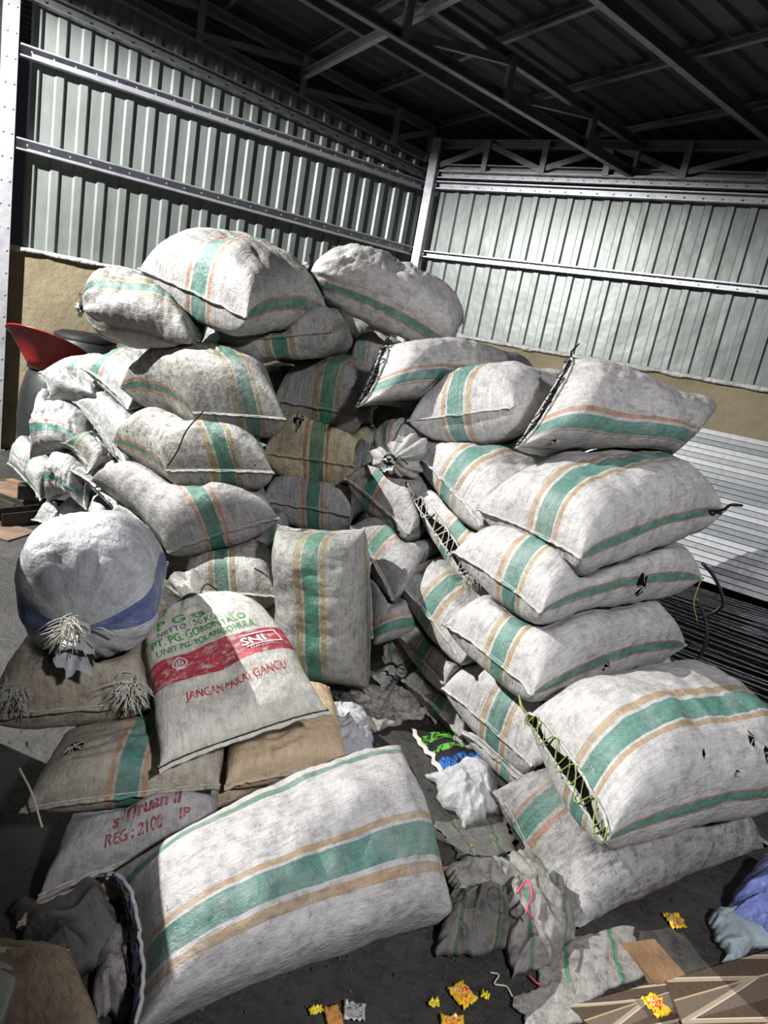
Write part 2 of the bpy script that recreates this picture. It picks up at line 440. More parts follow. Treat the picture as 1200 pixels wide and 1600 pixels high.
# ribs run down the slope (along V1); the profile is laid out along PN
while a < 10:
    for q, h in ((0, 0), (.13, 0), (.15, .028), (.19, .028)): pts.append((a + q, h))
    a += per
P = []
for q, h in pts:
    for s in (-9.0, 3.6):
        p = CORN + PN * q + V1 * s; P.append(p + Z * (roofz(p) + .05 + h))
m.add(P, [(2 * i, 2 * i + 1, 2 * i + 3, 2 * i + 2) for i in range(len(pts) - 1)])
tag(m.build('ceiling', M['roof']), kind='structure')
# rafters parallel to the left wall
for j, d in enumerate((1.03, 3.09, 4.12, 5.15)):
    m = MB(); a_ = CORN + PN * d - V1 * 8; b_ = CORN + PN * d + V1 * (2.5 if d > 1.5 else .9)
    m.channel(a_ + Z * (roofz(a_) - .07), b_ + Z * (roofz(b_) - .07), .06, .10)
    tag(m.build('trim_%d' % k, M['galvd']), kind='structure'); k += 1
# purlins across
for j in range(12):
    s = -7.3 + .82 * j
    if s > 1.6: break
    p0 = CORN + V1 * s + PN * -.1; p1 = CORN + V1 * s + PN * 8.5
    m = MB(); m.channel(p0 + Z * (roofz(p0) + .0), p1 + Z * (roofz(p1) + .0), .04, .05)
    tag(m.build('trim_%d' % k, M['galvd']), kind='structure'); k += 1

def truss(name, base, d, bot, top, stations, label, mat='galvd', diag=True):
    """bot/top: height functions of along; stations: list of along values of the verticals"""
    r = empty(name, base + d * stations[0] + Z * bot(stations[0])); tag(r, label, 'truss')
    P = lambda s, z: base + d * s + Z * z
    s0, s1 = stations[0], stations[-1]
    m = MB(); m.channel(P(s0, bot(s0)), P(s1, bot(s1)), .06, .08); mesh_obj('bottom_chord', m.v, m.f, M[mat], r, smooth=False)
    m = MB(); m.channel(P(s0, top(s0)), P(s1, top(s1)), .06, .08); mesh_obj('top_chord', m.v, m.f, M[mat], r, smooth=False)
    side = np.cross(d, Z)
    for s in stations:
        m = MB(); m.bar(P(s, bot(s) - .03) + side * .02, P(s, top(s) + .03) + side * .02, .045, .06, up=tuple(d)); mesh_obj('web_post', m.v, m.f, M[mat], r, smooth=False)
    for i, (a, b) in enumerate(zip(stations, stations[1:])):
        if not diag: continue
        m = MB()
        if diag == 'zig' and i % 2: m.bar(P(a, top(a)), P(b, bot(b)), .04, .055)
        else: m.bar(P(a, bot(a) + .02), P(b, top(b) - .02), .04, .055)
        mesh_obj('web_brace', m.v, m.f, M[mat], r, smooth=False)
    return r
truss('roof_truss', CORN + PN * .05, V1, lambda s: 3.50 - .115 * s, lambda s: 3.79 - .10 * s, [-5.7, -4.7, -3.65, -2.62, -1.62, -.55, -.1],
      'slim galvanised truss over the left wall with open dark gaps behind')
truss('roof_truss', CORN + PN * 2.06, V1, lambda s: 3.52 - .085 * s, lambda s: 3.78 - .10 * s, [-6.2, -5.0, -3.9, -2.8, -1.7, -.72, .25, .9],
      'long roof truss crossing the middle of the roof down to the right wall')
truss('roof_truss', CORN + QN * .04, -V2, lambda s: 3.44, lambda s: 3.68, [.12, .7, 1.35, 2.0, 2.7, 3.4, 4.1, 4.8, 5.5],
      'level truss standing on the double rail above the right wall', diag='zig')
m = MB(); a_ = LW(1.62, .1, 3.83); b_ = a_ + PN * 3.2
m.channel(a_, b_, .05, .07); tag(m.build('trim_%d' % k, M['galv']), kind='structure'); k += 1

# the lamp itself: a shallow dark dome shade hung from the rafters
r = empty('dome_lamp', (LAMP[0], LAMP[1], LAMP[2] - .03)); tag(r, 'dark dome lamp hung from the roof beside the gate, outside the picture', 'lamp')
m = MB(); rows = []; n = 40
for rad, z in ((.19, -.022), (.185, .03), (.14, .11), (.06, .15), (.0, .155)):
    rows.append([(LAMP[0] + rad * math.cos(2 * math.pi * i / n), LAMP[1] + rad * math.sin(2 * math.pi * i / n), LAMP[2] + z) for i in range(n)])
m.v = [p for row in rows for p in row]
m.f = [(j * n + i, j * n + (i + 1) % n, (j + 1) * n + (i + 1) % n, (j + 1) * n + i) for j in range(4) for i in range(n)]
mesh_obj('shade', m.v, m.f, M['roof'], r)
m = MB(); m.tube([(LAMP[0], LAMP[1], LAMP[2] + .15), (LAMP[0], LAMP[1], 4.42)], .008); mesh_obj('hanger', m.v, m.f, M['roof'], r)

# ------------------------------------------------------------------ sacks
NU, NS = 72, 56
TF = 1.28
def pt(p):
    if isinstance(p, np.ndarray): return p
    return at(*p)
_done = []          # (bvh, lo, hi) of the sacks already laid
SACKS = {}
def vnoise(P, sc, seed):
    return np.array([noise.noise((p[0] * sc + seed, p[1] * sc + seed * 1.7, p[2] * sc)) for p in P])

def sack(key, label, A, B, C=None, D=None, vec=None, T=.28, mat='orange', ends=('seam', 'seam'), sag=.045, k0=.25, flip=False,
         group=None, hint=None, wr=1.0, belly=0.0, name='woven_sack', plump=6.0, cat='sack', pleat=1.0, knot=None, tuft=1.0, seam_mat=None, shiftw=.045, over=.0, ear=.026, roll=.0, rib=.25):
    """A,B: the two corners of the near end (pixel x, pixel y, distance ahead); C next to B and D next to A at the far end."""
    A, B = pt(A), pt(B); T = T * TF
    if vec is not None:
        L, az, dz = vec; a = math.radians(az); V = np.array([math.sin(a) * L, math.cos(a) * L, dz]); C = B + V; D = A + V
    else:
        C = pt(C); D = pt(D) if D is not None else A + (C - B)
    seed = (sum(ord(c) * (i + 3) for i, c in enumerate(key)) % 97) * 1.37
    rnd = random.Random(key)
    upn = np.array(hint if hint is not None else (0, 0, 1.0), float)
    S = np.linspace(0, 1, NS + 1); S = .45 * S + .55 * (1 - np.cos(np.pi * S)) / 2
    c0, c1 = (A + B) / 2, (C + D) / 2
    W0, W1 = (B - A) / 2, (C - D) / 2
    Lax = c1 - c0; Ln = np.linalg.norm(Lax); Lh = Lax / Ln
    cen = np.array([c0 + Lax * s + np.array([0, 0, sag]) * 4 * s * (1 - s) for s in S])
    wv = np.array([W0 * (1 - s) + W1 * s for s in S])
    nrm = np.cross(Lh, wv[NS // 2]); nrm /= np.linalg.norm(nrm)
    if nrm @ upn < 0: nrm = -nrm
    # arc-length parameter of a boxy ellipse
    ww = np.linalg.norm(wv[NS // 2]); tt = np.linspace(0, 2 * math.pi, 1441)
    mexp = .78
    X = np.sign(np.cos(tt)) * np.abs(np.cos(tt)) ** mexp * ww; Y = np.sign(np.sin(tt)) * np.abs(np.sin(tt)) ** mexp * T / 2
    arc = np.concatenate([[0], np.cumsum(np.hypot(np.diff(X), np.diff(Y)))]); arc /= arc[-1]
    th = np.interp(np.arange(NU) / NU, arc, tt)
    V = np.zeros((NS + 1, NU, 3))
    seamy = [e in ('seam', 'lace') for e in ends]
    for i, s in enumerate(S):
        q = 2 * s - 1
        b = T / 2 * max(0, 1 - abs(q) ** plump) ** .5
        wl = np.linalg.norm(wv[i]); wd = wv[i] / wl
        a = wl
        full = b / (T / 2)
        a *= 1 - shiftw * full
        e = 0 if q < 0 else 1
        if ends[e] == 'tied':
            d = (s if e == 0 else 1 - s)
            g = min(1, d / .30); r = (1 - (1 - g) ** 2.3) ** .62
            a = a * r + .022 * (1 - r); b = T / 2 * (1 - abs(1 - 2 * min(.5, d + .12)) ** plump) ** .5 * r + .02 * (1 - r)
        else:
            b = max(b, .007 if ends[e] == 'seam' else .034)
        ct, st = np.cos(th), np.sin(th)
        x = np.sign(ct) * np.abs(ct) ** mexp; y = np.sign(st) * np.abs(st) ** .66
        ear_ = ear * Ln * (abs(q) ** 8) * (1 if q > 0 else -1) * (np.abs(x) ** 4 - .55) * (0 if ends[e] == 'tied' else 1)
        yy = np.where(y < 0, y * (.92), y * (1.04))
        # plump cross-section thins towards the side edges near the ends
        V[i] = cen[i] + np.outer(x * a, wd) + np.outer(yy * b, nrm) + np.outer(ear_, Lh)
    # ---- relief
    flat = V.reshape(-1, 3); ctr = np.repeat(cen, NU, 0)
    out = flat - ctr; out = out - np.outer(out @ Lh, Lh); nn = np.linalg.norm(out, axis=1, keepdims=True); out = out / np.maximum(nn, 1e-6)
    outn = out.copy(); outn = np.outer(out @ nrm, nrm) * 1.0 + out * .35
    SS = np.repeat(S, NU); UU = np.tile(np.arange(NU) / NU, NS + 1)
    body = np.clip(1 - np.abs(2 * SS - 1) ** 4, 0, 1)
    lump = vnoise(flat, 4.2, seed) * .030 + vnoise(flat, 9, seed + 5) * .012
    ccl = np.c_[np.cos(UU * 2 * math.pi), np.sin(UU * 2 * math.pi), SS]
    # creases run round the sack and fan out from the ends
    w1 = np.array([noise.noise((c[0] * 1.7 + seed, c[1] * 1.7, c[2] * 15)) for c in ccl])
    w1 = -np.abs(w1) * .014
    w2 = np.array([noise.noise((c[0] * 9 + seed, c[1] * 9 + 3, c[2] * 2.2)) for c in ccl])
    for e in (0, 1):
        d = SS if e == 0 else 1 - SS
        amp = (.013 if ends[e] != 'tied' else .020 * pleat) * np.exp(-(d / (.16 if ends[e] != 'tied' else .22)) ** 1.5) * np.clip(d * 14, .15, 1)
        lump = lump + w2 * amp
    w3 = np.array([noise.noise((c[0] * 2.6 + seed, c[1] * 2.6 + 7, c[2] * 34 + 2.2 * c[0])) for c in ccl])
    w4 = np.array([noise.noise((c[0] * 1.2 + seed, c[1] * 1.2, c[2] * 3 + 5)) for c in ccl])
    disp = (lump * body + w1 * body) * wr - np.abs(w3) * .030 * rib * body * np.clip(w4 + .45, 0, 1)
    tiedamp = np.zeros_like(disp)
    for e in (0, 1):
        if ends[e] == 'tied':
            d = SS if e == 0 else 1 - SS
            pl = np.sin(UU * 2 * math.pi * 13 + seed + 1.5 * np.sin(UU * 9)) * .014 * pleat * np.exp(-(d / .16) ** 2) * np.clip(d * 10, .2, 1)
            tiedamp += pl
    flat = flat + outn * disp[:, None] + out * tiedamp[:, None]
    flat[:, 2] = np.maximum(flat[:, 2], .006)
    # ---- settle against the sacks already there: flatten towards the sack's own middle
    xw = np.sign(np.cos(th)) * np.abs(np.cos(th)) ** mexp
    tgt = np.zeros_like(flat)
    for i in range(NS + 1):
        wl = np.linalg.norm(wv[i]); wd = wv[i] / wl
        tgt[i * NU:(i + 1) * NU] = cen[i] + np.outer(xw * wl * .62, wd)
        if ends[0] == 'tied' and S[i] < .2: tgt[i * NU:(i + 1) * NU] = cen[i]
    tgt = tgt + np.outer(np.where(SS < .5, .04, -.04) * (np.abs(2 * SS - 1) ** 6), Lh * Ln)
    for rep in range(4):
        lam = np.ones(len(flat)); lo, hi = flat.min(0), flat.max(0)
        for bvh, l2, h2 in _done:
            if (lo > h2).any() or (hi < l2).any(): continue
            for i_ in np.where(((flat > l2) & (flat < h2)).all(1))[0]:
                p = Vector(flat[i_]); co, no, _, dist = bvh.find_nearest(p)
                if co is None or (p - co).dot(no) > .008: continue
                dv = Vector(tgt[i_]) - p; Ld = dv.length
                if Ld < 1e-5: continue
                dn = dv / Ld
                hit = bvh.ray_cast(p + dn * .0005, dn, Ld)
                f_ = (hit[3] + .010) / Ld if hit[0] is not None else (1.0 if dist > .02 else min(1, (dist + .010) / Ld))
                lam[i_] = min(lam[i_], 1 - min(f_, .97))
        if lam.min() > .999: break
        G = lam.reshape(NS + 1, NU)
        for it in range(5):
            bl = (np.roll(G, 1, 1) + np.roll(G, -1, 1) + np.vstack([G[:1], G[:-1]]) + np.vstack([G[1:], G[-1:]]) + 2 * G) / 6
            G = np.minimum(G, bl)
        lam = G.ravel()
        flat = tgt + (flat - tgt) * lam[:, None]
    flat[:, 2] = np.maximum(flat[:, 2], .006)
    V = flat.reshape(NS + 1, NU, 3)
    faces = []; uvs = []
    def warp(u):
        def half(x):
            kk = k0 if not flip else .5 - k0
            return x / kk * .25 if x < kk else .25 + (x - kk) / (.5 - kk) * .25
        u2 = half(u) if u <= .5 else 1 - half(1 - u)
        if flip: u2 = (.5 - u2) % 1.0 if not (u2 == 0 or u2 == 1) else .5
        return u2
    for i in range(NS):
        for k_ in range(NU):
            k2 = (k_ + 1) % NU
            faces.append((i * NU + k_, (i + 1) * NU + k_, (i + 1) * NU + k2, i * NU + k2))
            ua, ub = k_ / NU, (k_ + 1) / NU
            if flip:
                def fw_(x):
                    x = (.5 - x) % 1.0
                    return x
                xa = (.5 - ua) + roll; xb = (.5 - ub) + roll
                if xa < 0 or xb < 0: xa += 1; xb += 1
                kk = .5 - k0
                g_ = lambda x: (x / kk * .25 if x < kk else .25 + (x - kk) / (.5 - kk) * .25) if x <= .5 else 1 - ((1 - x) / kk * .25 if (1 - x) < kk else .25 + ((1 - x) - kk) / (.5 - kk) * .25)
                ua2, ub2 = g_(xa), g_(xb)
            else:
                ua2, ub2 = warp(ua), warp(ub)
            sa, sb = S[i], S[i + 1]
            uvs += [(ua2, sa), (ua2, sb), (ub2, sb), (ub2, sa)]
    vl = [tuple(p) for p in flat]
    # end caps
    capn = []
    for e, i in ((0, 0), (1, NS)):
        ring = [i * NU + k_ for k_ in range(NU)]
        faces.append(tuple(ring) if e == 0 else tuple(ring[::-1])); uvs += [(.02 + .96 * 0 + .12, .5)] * NU
    # orientation check
    me_c = flat.mean(0)
    f0 = faces[(NS // 2) * NU + NU // 4]; a_, b_, c_ = flat[f0[0]], flat[f0[1]], flat[f0[2]]
    if np.cross(b_ - a_, c_ - a_) @ ((a_ + c_) / 2 - me_c) < 0:
        nf = []; nuv = []; p = 0
        for f in faces:
            n = len(f); nf.append(f[::-1]); nuv += uvs[p:p + n][::-1]; p += n
        faces, uvs = nf, nuv
    base = np.array([me_c[0], me_c[1], flat[:, 2].min()])
    r = empty(name, base)
    body_o = mesh_obj('sack_body', vl, faces, M[mat], r, uvs=uvs)
    tag(r, label, cat, group)
    _done.append((BVHTree.FromPolygons([Vector(v) for v in vl], faces), flat.min(0), flat.max(0)))
    # ---- ends
    for e in (0, 1):
        i = 0 if e == 0 else NS
        ring = V[i]; dirv = -Lh if e == 0 else Lh
        cA, cB = ring[NU // 2], ring[0]
        if ends[e] in ('seam', 'lace'):
            # sewn hem: a folded lip of cloth standing off the end
            half = NU // 2
            topl = [ring[k_] for k_ in range(0, half + 1)]
            botl = [ring[(NU - k_) % NU] for k_ in range(0, half + 1)]
            mid = [(np.array(t_) + np.array(b_)) / 2 for t_, b_ in zip(topl, botl)]
            if ends[e] == 'seam':
                pts = np.array(mid); n = len(pts); hv = []; hf = []; huv = []
                for j in range(n):
                    wob = .005 * noise.noise((j * .45, seed, 2)) + .003 * noise.noise((j * 1.7, seed, 2))
                    ln = .014 + .007 * noise.noise((j * .3, seed, 7))
                    t_ = .0045
                    hv += [pts[j] + nrm * t_ - dirv * .008, pts[j] + dirv * ln + nrm * (t_ * .8 + wob * 1.5), pts[j] + dirv * ln - nrm * (t_ * .8 - wob * 1.5), pts[j] - nrm * t_ - dirv * .008]
                for j in range(n - 1):
                    for q in range(4):
                        hf.append((4 * j + q, 4 * j + (q + 1) % 4, 4 * j + 4 + (q + 1) % 4, 4 * j + 4 + q))
                        uu = [ (warp(j / NU) if not flip else .25 + (j / half - .5) * .5) ] * 2
                        ua = (j / NU) if not flip else .5 - j / NU + roll; ub = ((j + 1) / NU) if not flip else .5 - (j + 1) / NU + roll
                        kk = k0 if not flip else .5 - k0
                        g_ = lambda x: x / kk * .25 if x < kk else .25 + (x - kk) / (.5 - kk) * .25
                        huv += [(g_(ua), .01), (g_(ua), .01), (g_(ub), .01), (g_(ub), .01)]
                hf += [(3, 2, 1, 0), tuple(4 * (n - 1) + q for q in range(4))]; huv += [(.12, .5)] * 8
                mesh_obj('hem', hv, hf, M[mat], r, uvs=huv)
                th_ = MB(); sp = [np.array(p) + nrm * .0055 + dirv * (.002 + .002 * noise.noise((q * 1.3, seed, 0))) for q, p in enumerate(mid)]
                th_.tube(sp, .0022, 5); mesh_obj('seam_thread', th_.v, th_.f, M[seam_mat or 'seam'], r)
            else:
                # mouth left open over dark contents, laced up with cord
                hv = []; n = len(mid)
                dm = MB(); t1 = [np.array(p) + dirv * .004 for p in topl]; b1 = [np.array(p) + dirv * .004 for p in botl]
                P_ = []
                for t_, b_ in zip(t1, b1): P_ += [t_, b_]
                dm.add(P_, [(2 * j, 2 * j + 1, 2 * j + 3, 2 * j + 2) for j in range(n - 1)])
                mesh_obj('dark_mouth', dm.v, dm.f, M['hole'], r)
                lm = MB()
                for L_ in (topl, botl):
                    lm.tube([np.array(p) + dirv * (.006 + .006 * noise.noise((q * .8, seed, 1))) + nrm * .004 * noise.noise((q * .9, seed, 4)) for q, p in enumerate(L_)], .0055, 6)
                mesh_obj('rolled_hem', lm.v, lm.f, M[mat], r, uvs=[(.12, .4)] * sum(len(f) for f in lm.f))
                zg = []
                for q in range(1, n - 1, 2):
                    p = np.array(topl[q] if (q // 2) % 2 else botl[q]); zg.append(p + dirv * .007 + nrm * (.006 if (q // 2) % 2 else -.006))
                cm = MB(); cm.tube(spline(zg, len(zg) * 3), .0024, 6)
                zg2 = []
                for q in range(2, n - 1, 3):
                    p = np.array(topl[q] if (q // 3) % 2 else botl[q]); zg2.append(p + dirv * .016 + nrm * (.010 if (q // 3) % 2 else -.010))
                cm.tube(spline(zg2, len(zg2) * 3), .0024, 6)
                if tuft:
                    e0 = np.array(topl[-1]); cm.tube([e0, e0 + dirv * .03 - W0 * .10 + nrm * .02, e0 + dirv * .02 - W0 * .28 + nrm * .03], [.004, .005, .003], 6)
                mesh_obj('lacing', cm.v, cm.f, M[seam_mat or 'cord'], r)
        else:
            c = ring.mean(0)
            # neck and flared tuft of gathered cloth
            n = 26; hv = []; hf = []; rows = 9
            droop = np.array([0, 0, -1.0]) if knot is None else np.array(knot, float)
            for j in range(rows):
                f_ = j / (rows - 1)
                rad = .020 + .002 * math.sin(f_ * 3) + (.045 * tuft) * max(0, f_ - .25) ** 1.1
                cc = c + dirv * (-.01 + .085 * f_ * tuft) + droop * .05 * f_ * f_ * tuft
                u_ = W0 / np.linalg.norm(W0); v_ = np.cross(dirv, u_); v_ /= np.linalg.norm(v_)
                for q in range(n):
                    a = 2 * math.pi * q / n
                    rr = rad * (1 + (.15 + .35 * f_) * noise.noise((math.cos(a) * 2.2 + seed, math.sin(a) * 2.2, f_ * 2))) * (1 + .16 * math.sin(q * 2 * math.pi * 6 / n) * f_)
                    lenj = .018 * f_ * noise.noise((q * .9, seed, 5))
                    hv.append(cc + u_ * rr * math.cos(a) + v_ * rr * .75 * math.sin(a) + dirv * lenj)
            for j in range(rows - 1):
                for q in range(n): hf.append((j * n + q, j * n + (q + 1) % n, (j + 1) * n + (q + 1) % n, (j + 1) * n + q))
            huv = []
            for f in hf:
                for vi in f: huv.append((.08 + .1 * (vi % n) / n, (vi // n) / rows * .1))
            mesh_obj('tied_neck', hv, hf, M[mat], r, uvs=huv)
            cm = MB(); u_ = W0 / np.linalg.norm(W0); v_ = np.cross(dirv, u_); v_ /= np.linalg.norm(v_)
            for g in (0, 1, 2):
                cm.tube([c + dirv * (.008 + g * .005) + (u_ * math.cos(a) + v_ * math.sin(a) * .85) * .027 for a in np.linspace(0, 2 * math.pi, 15)], .0035, 6)
            cm.tube(spline([c + dirv * .012 + u_ * .026, c + dirv * .04 + u_ * .06 + Z * .02, c + dirv * .03 + u_ * .10 - Z * .01], 8), .003, 5)
            mesh_obj('tie_cord', cm.v, cm.f, M[seam_mat or 'cord'], r)
    SACKS[key] = dict(V=V, root=r, nrm=nrm, per=float(arc[-1]), body=body_o, L=Ln, W=ww * 2, z=(flat[:, 2].min(), flat[:, 2].max()), Lh=Lh, S=S, ut=np.arange(NU // 2 + 1) / NU, wt=xw[:NU // 2 + 1])
    return r

def on_sack(key, w, s, lift=.002, side=1):
    """point on the upper face of a sack; w -1..1 across, s 0..1 along"""
    d = SACKS[key]; V = d['V']; w = max(-.999, min(.999, w)); s = max(0, min(1, s))
    u = float(np.interp(w, d['wt'][::-1], d['ut'][::-1])) * NU if side > 0 else NU - float(np.interp(w, d['wt'][::-1], d['ut'][::-1])) * NU
    k_ = int(math.floor(u)); fu = u - k_; Sx = d['S']; i = min(int(np.searchsorted(Sx, s, 'right')) - 1, NS - 1); fs = (s - Sx[i]) / (Sx[i + 1] - Sx[i])
    g = lambda i, k_: V[i][k_ % NU]
    p = (g(i, k_) * (1 - fu) + g(i, k_ + 1) * fu) * (1 - fs) + (g(i + 1, k_) * (1 - fu) + g(i + 1, k_ + 1) * fu) * fs
    a = g(i, k_ + 1) - g(i, k_); b = g(i + 1, k_) - g(i, k_); n = np.cross(a, b); ln = np.linalg.norm(n)
    n = n / ln if ln > 1e-12 else d['nrm']
    if n @ d['nrm'] < 0: n = -n
    return p + n * lift
GW = 'woven polypropylene sacks stacked in the right stack'
# ---- right stack, front to back
sack('R6', 'large whitish sack with black slits, its end laced with yellow-green twine',
     (830, 1118, 2.10), (955, 1312, 1.62), (1265, 1245, 2.12), (1075, 1078, 2.72), T=.34, mat='tan', ends=('lace', 'seam'), k0=.19, seam_mat='twine')
sack('R7', 'grimy sack with pink stain on the floor at the bottom of the right stack',
     (777, 1235, 2.22), (893, 1478, 1.72), (1192, 1345, 2.30), T=.30, mat='grimy', k0=.325, flip=False)
sack('R2', 'widest sack directly under the black-laced top sack of the right stack',
     (750, 795, 2.75), (912, 872, 2.30), (1130, 800, 2.90), T=.32, mat='tan', k0=.20, sag=.03)
sack('R1', 'sack laced shut with black cord on the very top of the right stack',
     (895, 562, 3.0), (812, 700, 2.72), (1042, 715, 3.05), (1100, 645, 3.4), T=.33, mat='orange', ends=('lace', 'seam'), k0=.12, sag=-.01, hint=(.2, -1, .5), seam_mat='cord')
sack('R3', 'sack with a black hole burst through its side stripe, third in the right stack',
     (712, 862, 2.65), (850, 958, 2.20), (1095, 905, 2.85), T=.28, mat='tan', k0=.20)
sack('R4', 'sack with frayed cut on its side stripe, fourth from the top of the right stack',
     (698, 975, 2.55), (837, 1085, 2.12), (1070, 1010, 2.80), T=.28, mat='tan', k0=.22)
sack('R5', 'mostly hidden pale sack showing only its rounded back just above the twine-laced sack',
     (790, 1085, 2.60), (915, 1140, 2.25), (1062, 1062, 2.85), T=.26, mat='tan', k0=.25)
# ---- middle column beside it
sack('M1', 'sack with broad green band resting left of the black-laced top sack',
     (640, 658, 3.15), (806, 636, 3.02), vec=(.85, 38, .02), T=.30, mat='tan', k0=.28, flip=True)
sack('M2', 'sack with pointed left corner under the top sack of the middle column',
     (643, 700, 3.22), (757, 822, 2.75), vec=(.85, 52, .02), T=.27, mat='tan', k0=.25)
sack('M3', 'sack whose end is laced with pale twine ending in a frayed knot, middle column',
     (650, 775, 3.10), (737, 905, 2.72), vec=(.8, 48, .0), T=.27, mat='tan', ends=('lace', 'seam'), k0=.22, seam_mat='whitetwine')
sack('M4', 'sack with white hem just left of the fourth sack of the right stack',
     (617, 900, 3.02), (726, 1035, 2.60), vec=(.85, 52, .0), T=.27, mat='tan', k0=.27)
sack('M6', 'sack with long diagonal white hem and green band beside the twine-laced sack',
     (694, 1074, 2.68), (848, 1212, 2.18), vec=(.8, 42, .0), T=.28, mat='tan', k0=.24)
sack('M5', 'dirty sack with green band wedged above the lowest sacks of the middle column',
     (618, 985, 2.98), (703, 1080, 2.66), vec=(.8, 50, .0), T=.24, mat='orange', k0=.27)
sack('M8', 'low sack with dark green band lying on the floor next to the plastic bag',
     (722, 1140, 2.55), (832, 1240, 2.20), vec=(.7, 45, .0), T=.22, mat='orange', k0=.20)
sack('M7', 'lowest sack of the middle column with olive edged green band, near the crumpled sack',
     (632, 1062, 2.92), (722, 1150, 2.60), vec=(.7, 50, .0), T=.22, mat='olive', k0=.22)
# ---- upright sack and centre
sack('U', 'tall grey sack standing upright with olive and green bands in the middle of the pile',
     (434, 826, 3.02), (570, 832, 2.92), (576, 1072, 2.80), (436, 1060, 2.88), T=.30, mat='greyol', hint=(0, -1, 0), k0=.235, plump=5, wr=.8, shiftw=.02)
sack('T8', 'sack laced shut with dark cord below the long wrinkled top sack',
     (604, 542, 3.32), (562, 636, 3.14), (760, 655, 3.7), (770, 560, 4.0), T=.32, mat='orange', ends=('lace', 'seam'), hint=(0, -1, .6), k0=.17)
sack('N1', 'greyish sack with stitched end and yellow-green knot left of the twine-frayed sack',
     (543, 748, 3.32), (642, 835, 3.0), vec=(.7, 45, .0), T=.27, mat='grey', k0=.33)
sack('N2', 'round sack gathered to a knot facing the front beneath the dark-laced sack',
     (556, 712, 3.16), (668, 724, 3.04), vec=(.6, 28, .03), T=.22, mat='orange', ends=('tied', 'seam'), k0=.36, pleat=1.3, tuft=.5)
sack('N3', 'sack with green band and dangling threads right of the upright sack',
     (552, 822, 3.20), (617, 938, 2.88), vec=(.7, 55, .0), T=.26, mat='grey', k0=.30)
sack('N4', 'pale sack squeezed tight against the right side of the upright sack',
     (577, 905, 3.06), (580, 1012, 2.86), vec=(.55, 70, .0), T=.22, mat='grey', k0=.12)
sack('N5', 'small gathered sack with thin stripes low between upright sack and middle column',
     (586, 1045, 2.98), (640, 1040, 2.96), vec=(.35, 30, .0), T=.18, mat='dirty', ends=('tied', 'seam'), tuft=.8)
# ---- left columns
sack('T1', 'fat whitish sack at the very top left, green stripe over its left half',
     (220, 420, 3.62), (388, 497, 3.12), (512, 492, 3.62), T=.34, mat='orange', k0=.225, sag=.05)
sack('T3', 'sack with green and olive stripes over a stitched end just under the top left sack',
     (342, 535, 3.50), (520, 518, 3.38), vec=(.8, 5, .0), T=.27, mat='olive', k0=.24)
sack('T5', 'dirty sack with sagging left side and olive green stripes, second row of the left column',
     (300, 645, 3.30), (445, 655, 3.08), (405, 592, 3.72), (188, 606, 3.70), T=.33, mat='dirty', k0=.18, flip=True, sag=.05)
sack('T4', 'stained sack with a knotted left tip just above the dirty sagging sack',
     (128, 512, 3.55), (136, 450, 3.75), (330, 485, 3.75), (305, 552, 3.30), T=.27, mat='olive', ends=('tied', 'seam'), k0=.30, sag=.03, tuft=.5, flip=True)
sack('L1', 'dirty sack with stitched end and black string across it, third row of the left column',
     (258, 735, 3.25), (427, 738, 3.10), (395, 668, 3.70), (176, 690, 3.68), T=.30, mat='dirty', k0=.21, flip=True, sag=.02)
sack('T6', 'dark grimy sack tied with black cord in the centre of the pile',
     (428, 625, 3.75), (560, 650, 3.45), vec=(.75, 8, .0), T=.36, mat='greyol', k0=.20, wr=1.3)
sack('L2', 'yellowed torn sack with black holes in the centre of the pile',
     (412, 708, 3.62), (556, 728, 3.40), vec=(.75, 8, .0), T=.36, mat='yellowish', k0=.22, wr=1.3)
sack('L4', 'sack with clean pale side and red edged green band, fourth row of the left column',
     (260, 862, 3.15), (434, 808, 3.15), (395, 745, 3.68), (142, 752, 3.60), T=.29, mat='grey', k0=.27, flip=True, sag=.04)
sack('L3', 'grey sack with stitched end right above the upright sack',
     (410, 782, 3.55), (548, 806, 3.35), vec=(.7, 8, .0), T=.29, mat='grey', k0=.22)
sack('L5', 'grey sack with olive edged green band just behind the neck of the printed sugar sack',
     (285, 925, 3.12), (432, 932, 3.02), vec=(.7, -12, .0), T=.27, mat='olive', k0=.27)
sack('L6', 'small bunched grey sack in the gap left of the upright sack',
     (392, 850, 3.35), (440, 862, 3.25), vec=(.5, 0, .0), T=.20, mat='grey', k0=.2)
sack('L7', 'shaded grey sack beneath the olive banded sack by the upright sack',
     (300, 992, 3.12), (434, 1000, 3.0), vec=(.7, -10, .0), T=.22, mat='grey', k0=.2)
sack('T2', 'long wrinkled sack at the top of the pile, knotted at its left tip',
     (474, 446, 3.50), (498, 398, 3.70), (722, 500, 3.95), (702, 548, 3.65), T=.27, mat='orange', ends=('tied', 'seam'), k0=.08, flip=True, sag=.05, wr=1.1, rib=1.6, tuft=.9)
sack('T7', 'sack with green band half hidden under the long wrinkled sack',
     (518, 590, 3.90), (606, 594, 3.80), vec=(.6, 15, .0), T=.34, mat='orange', k0=.26)
sack('T9', 'dark sack behind the dark-laced sack and in front of the right wall',
     (680, 600, 4.1), (790, 600, 4.1), vec=(.7, 30, .0), T=.26, mat='darksack', k0=.26)
sack('T4b', 'white sack hidden behind the stained sack, resting by the left wall side of the pile',
     (232, 520, 3.95), (345, 545, 3.75), vec=(.6, 0, .0), T=.36, mat='white', k0=.40)
sack('B1', 'shaded sack deep in the gap between the dirty sagging sack and the centre', (345, 650, 4.0), (480, 655, 3.95), vec=(.6, 0, .0), T=.36, mat='grey', k0=.25)
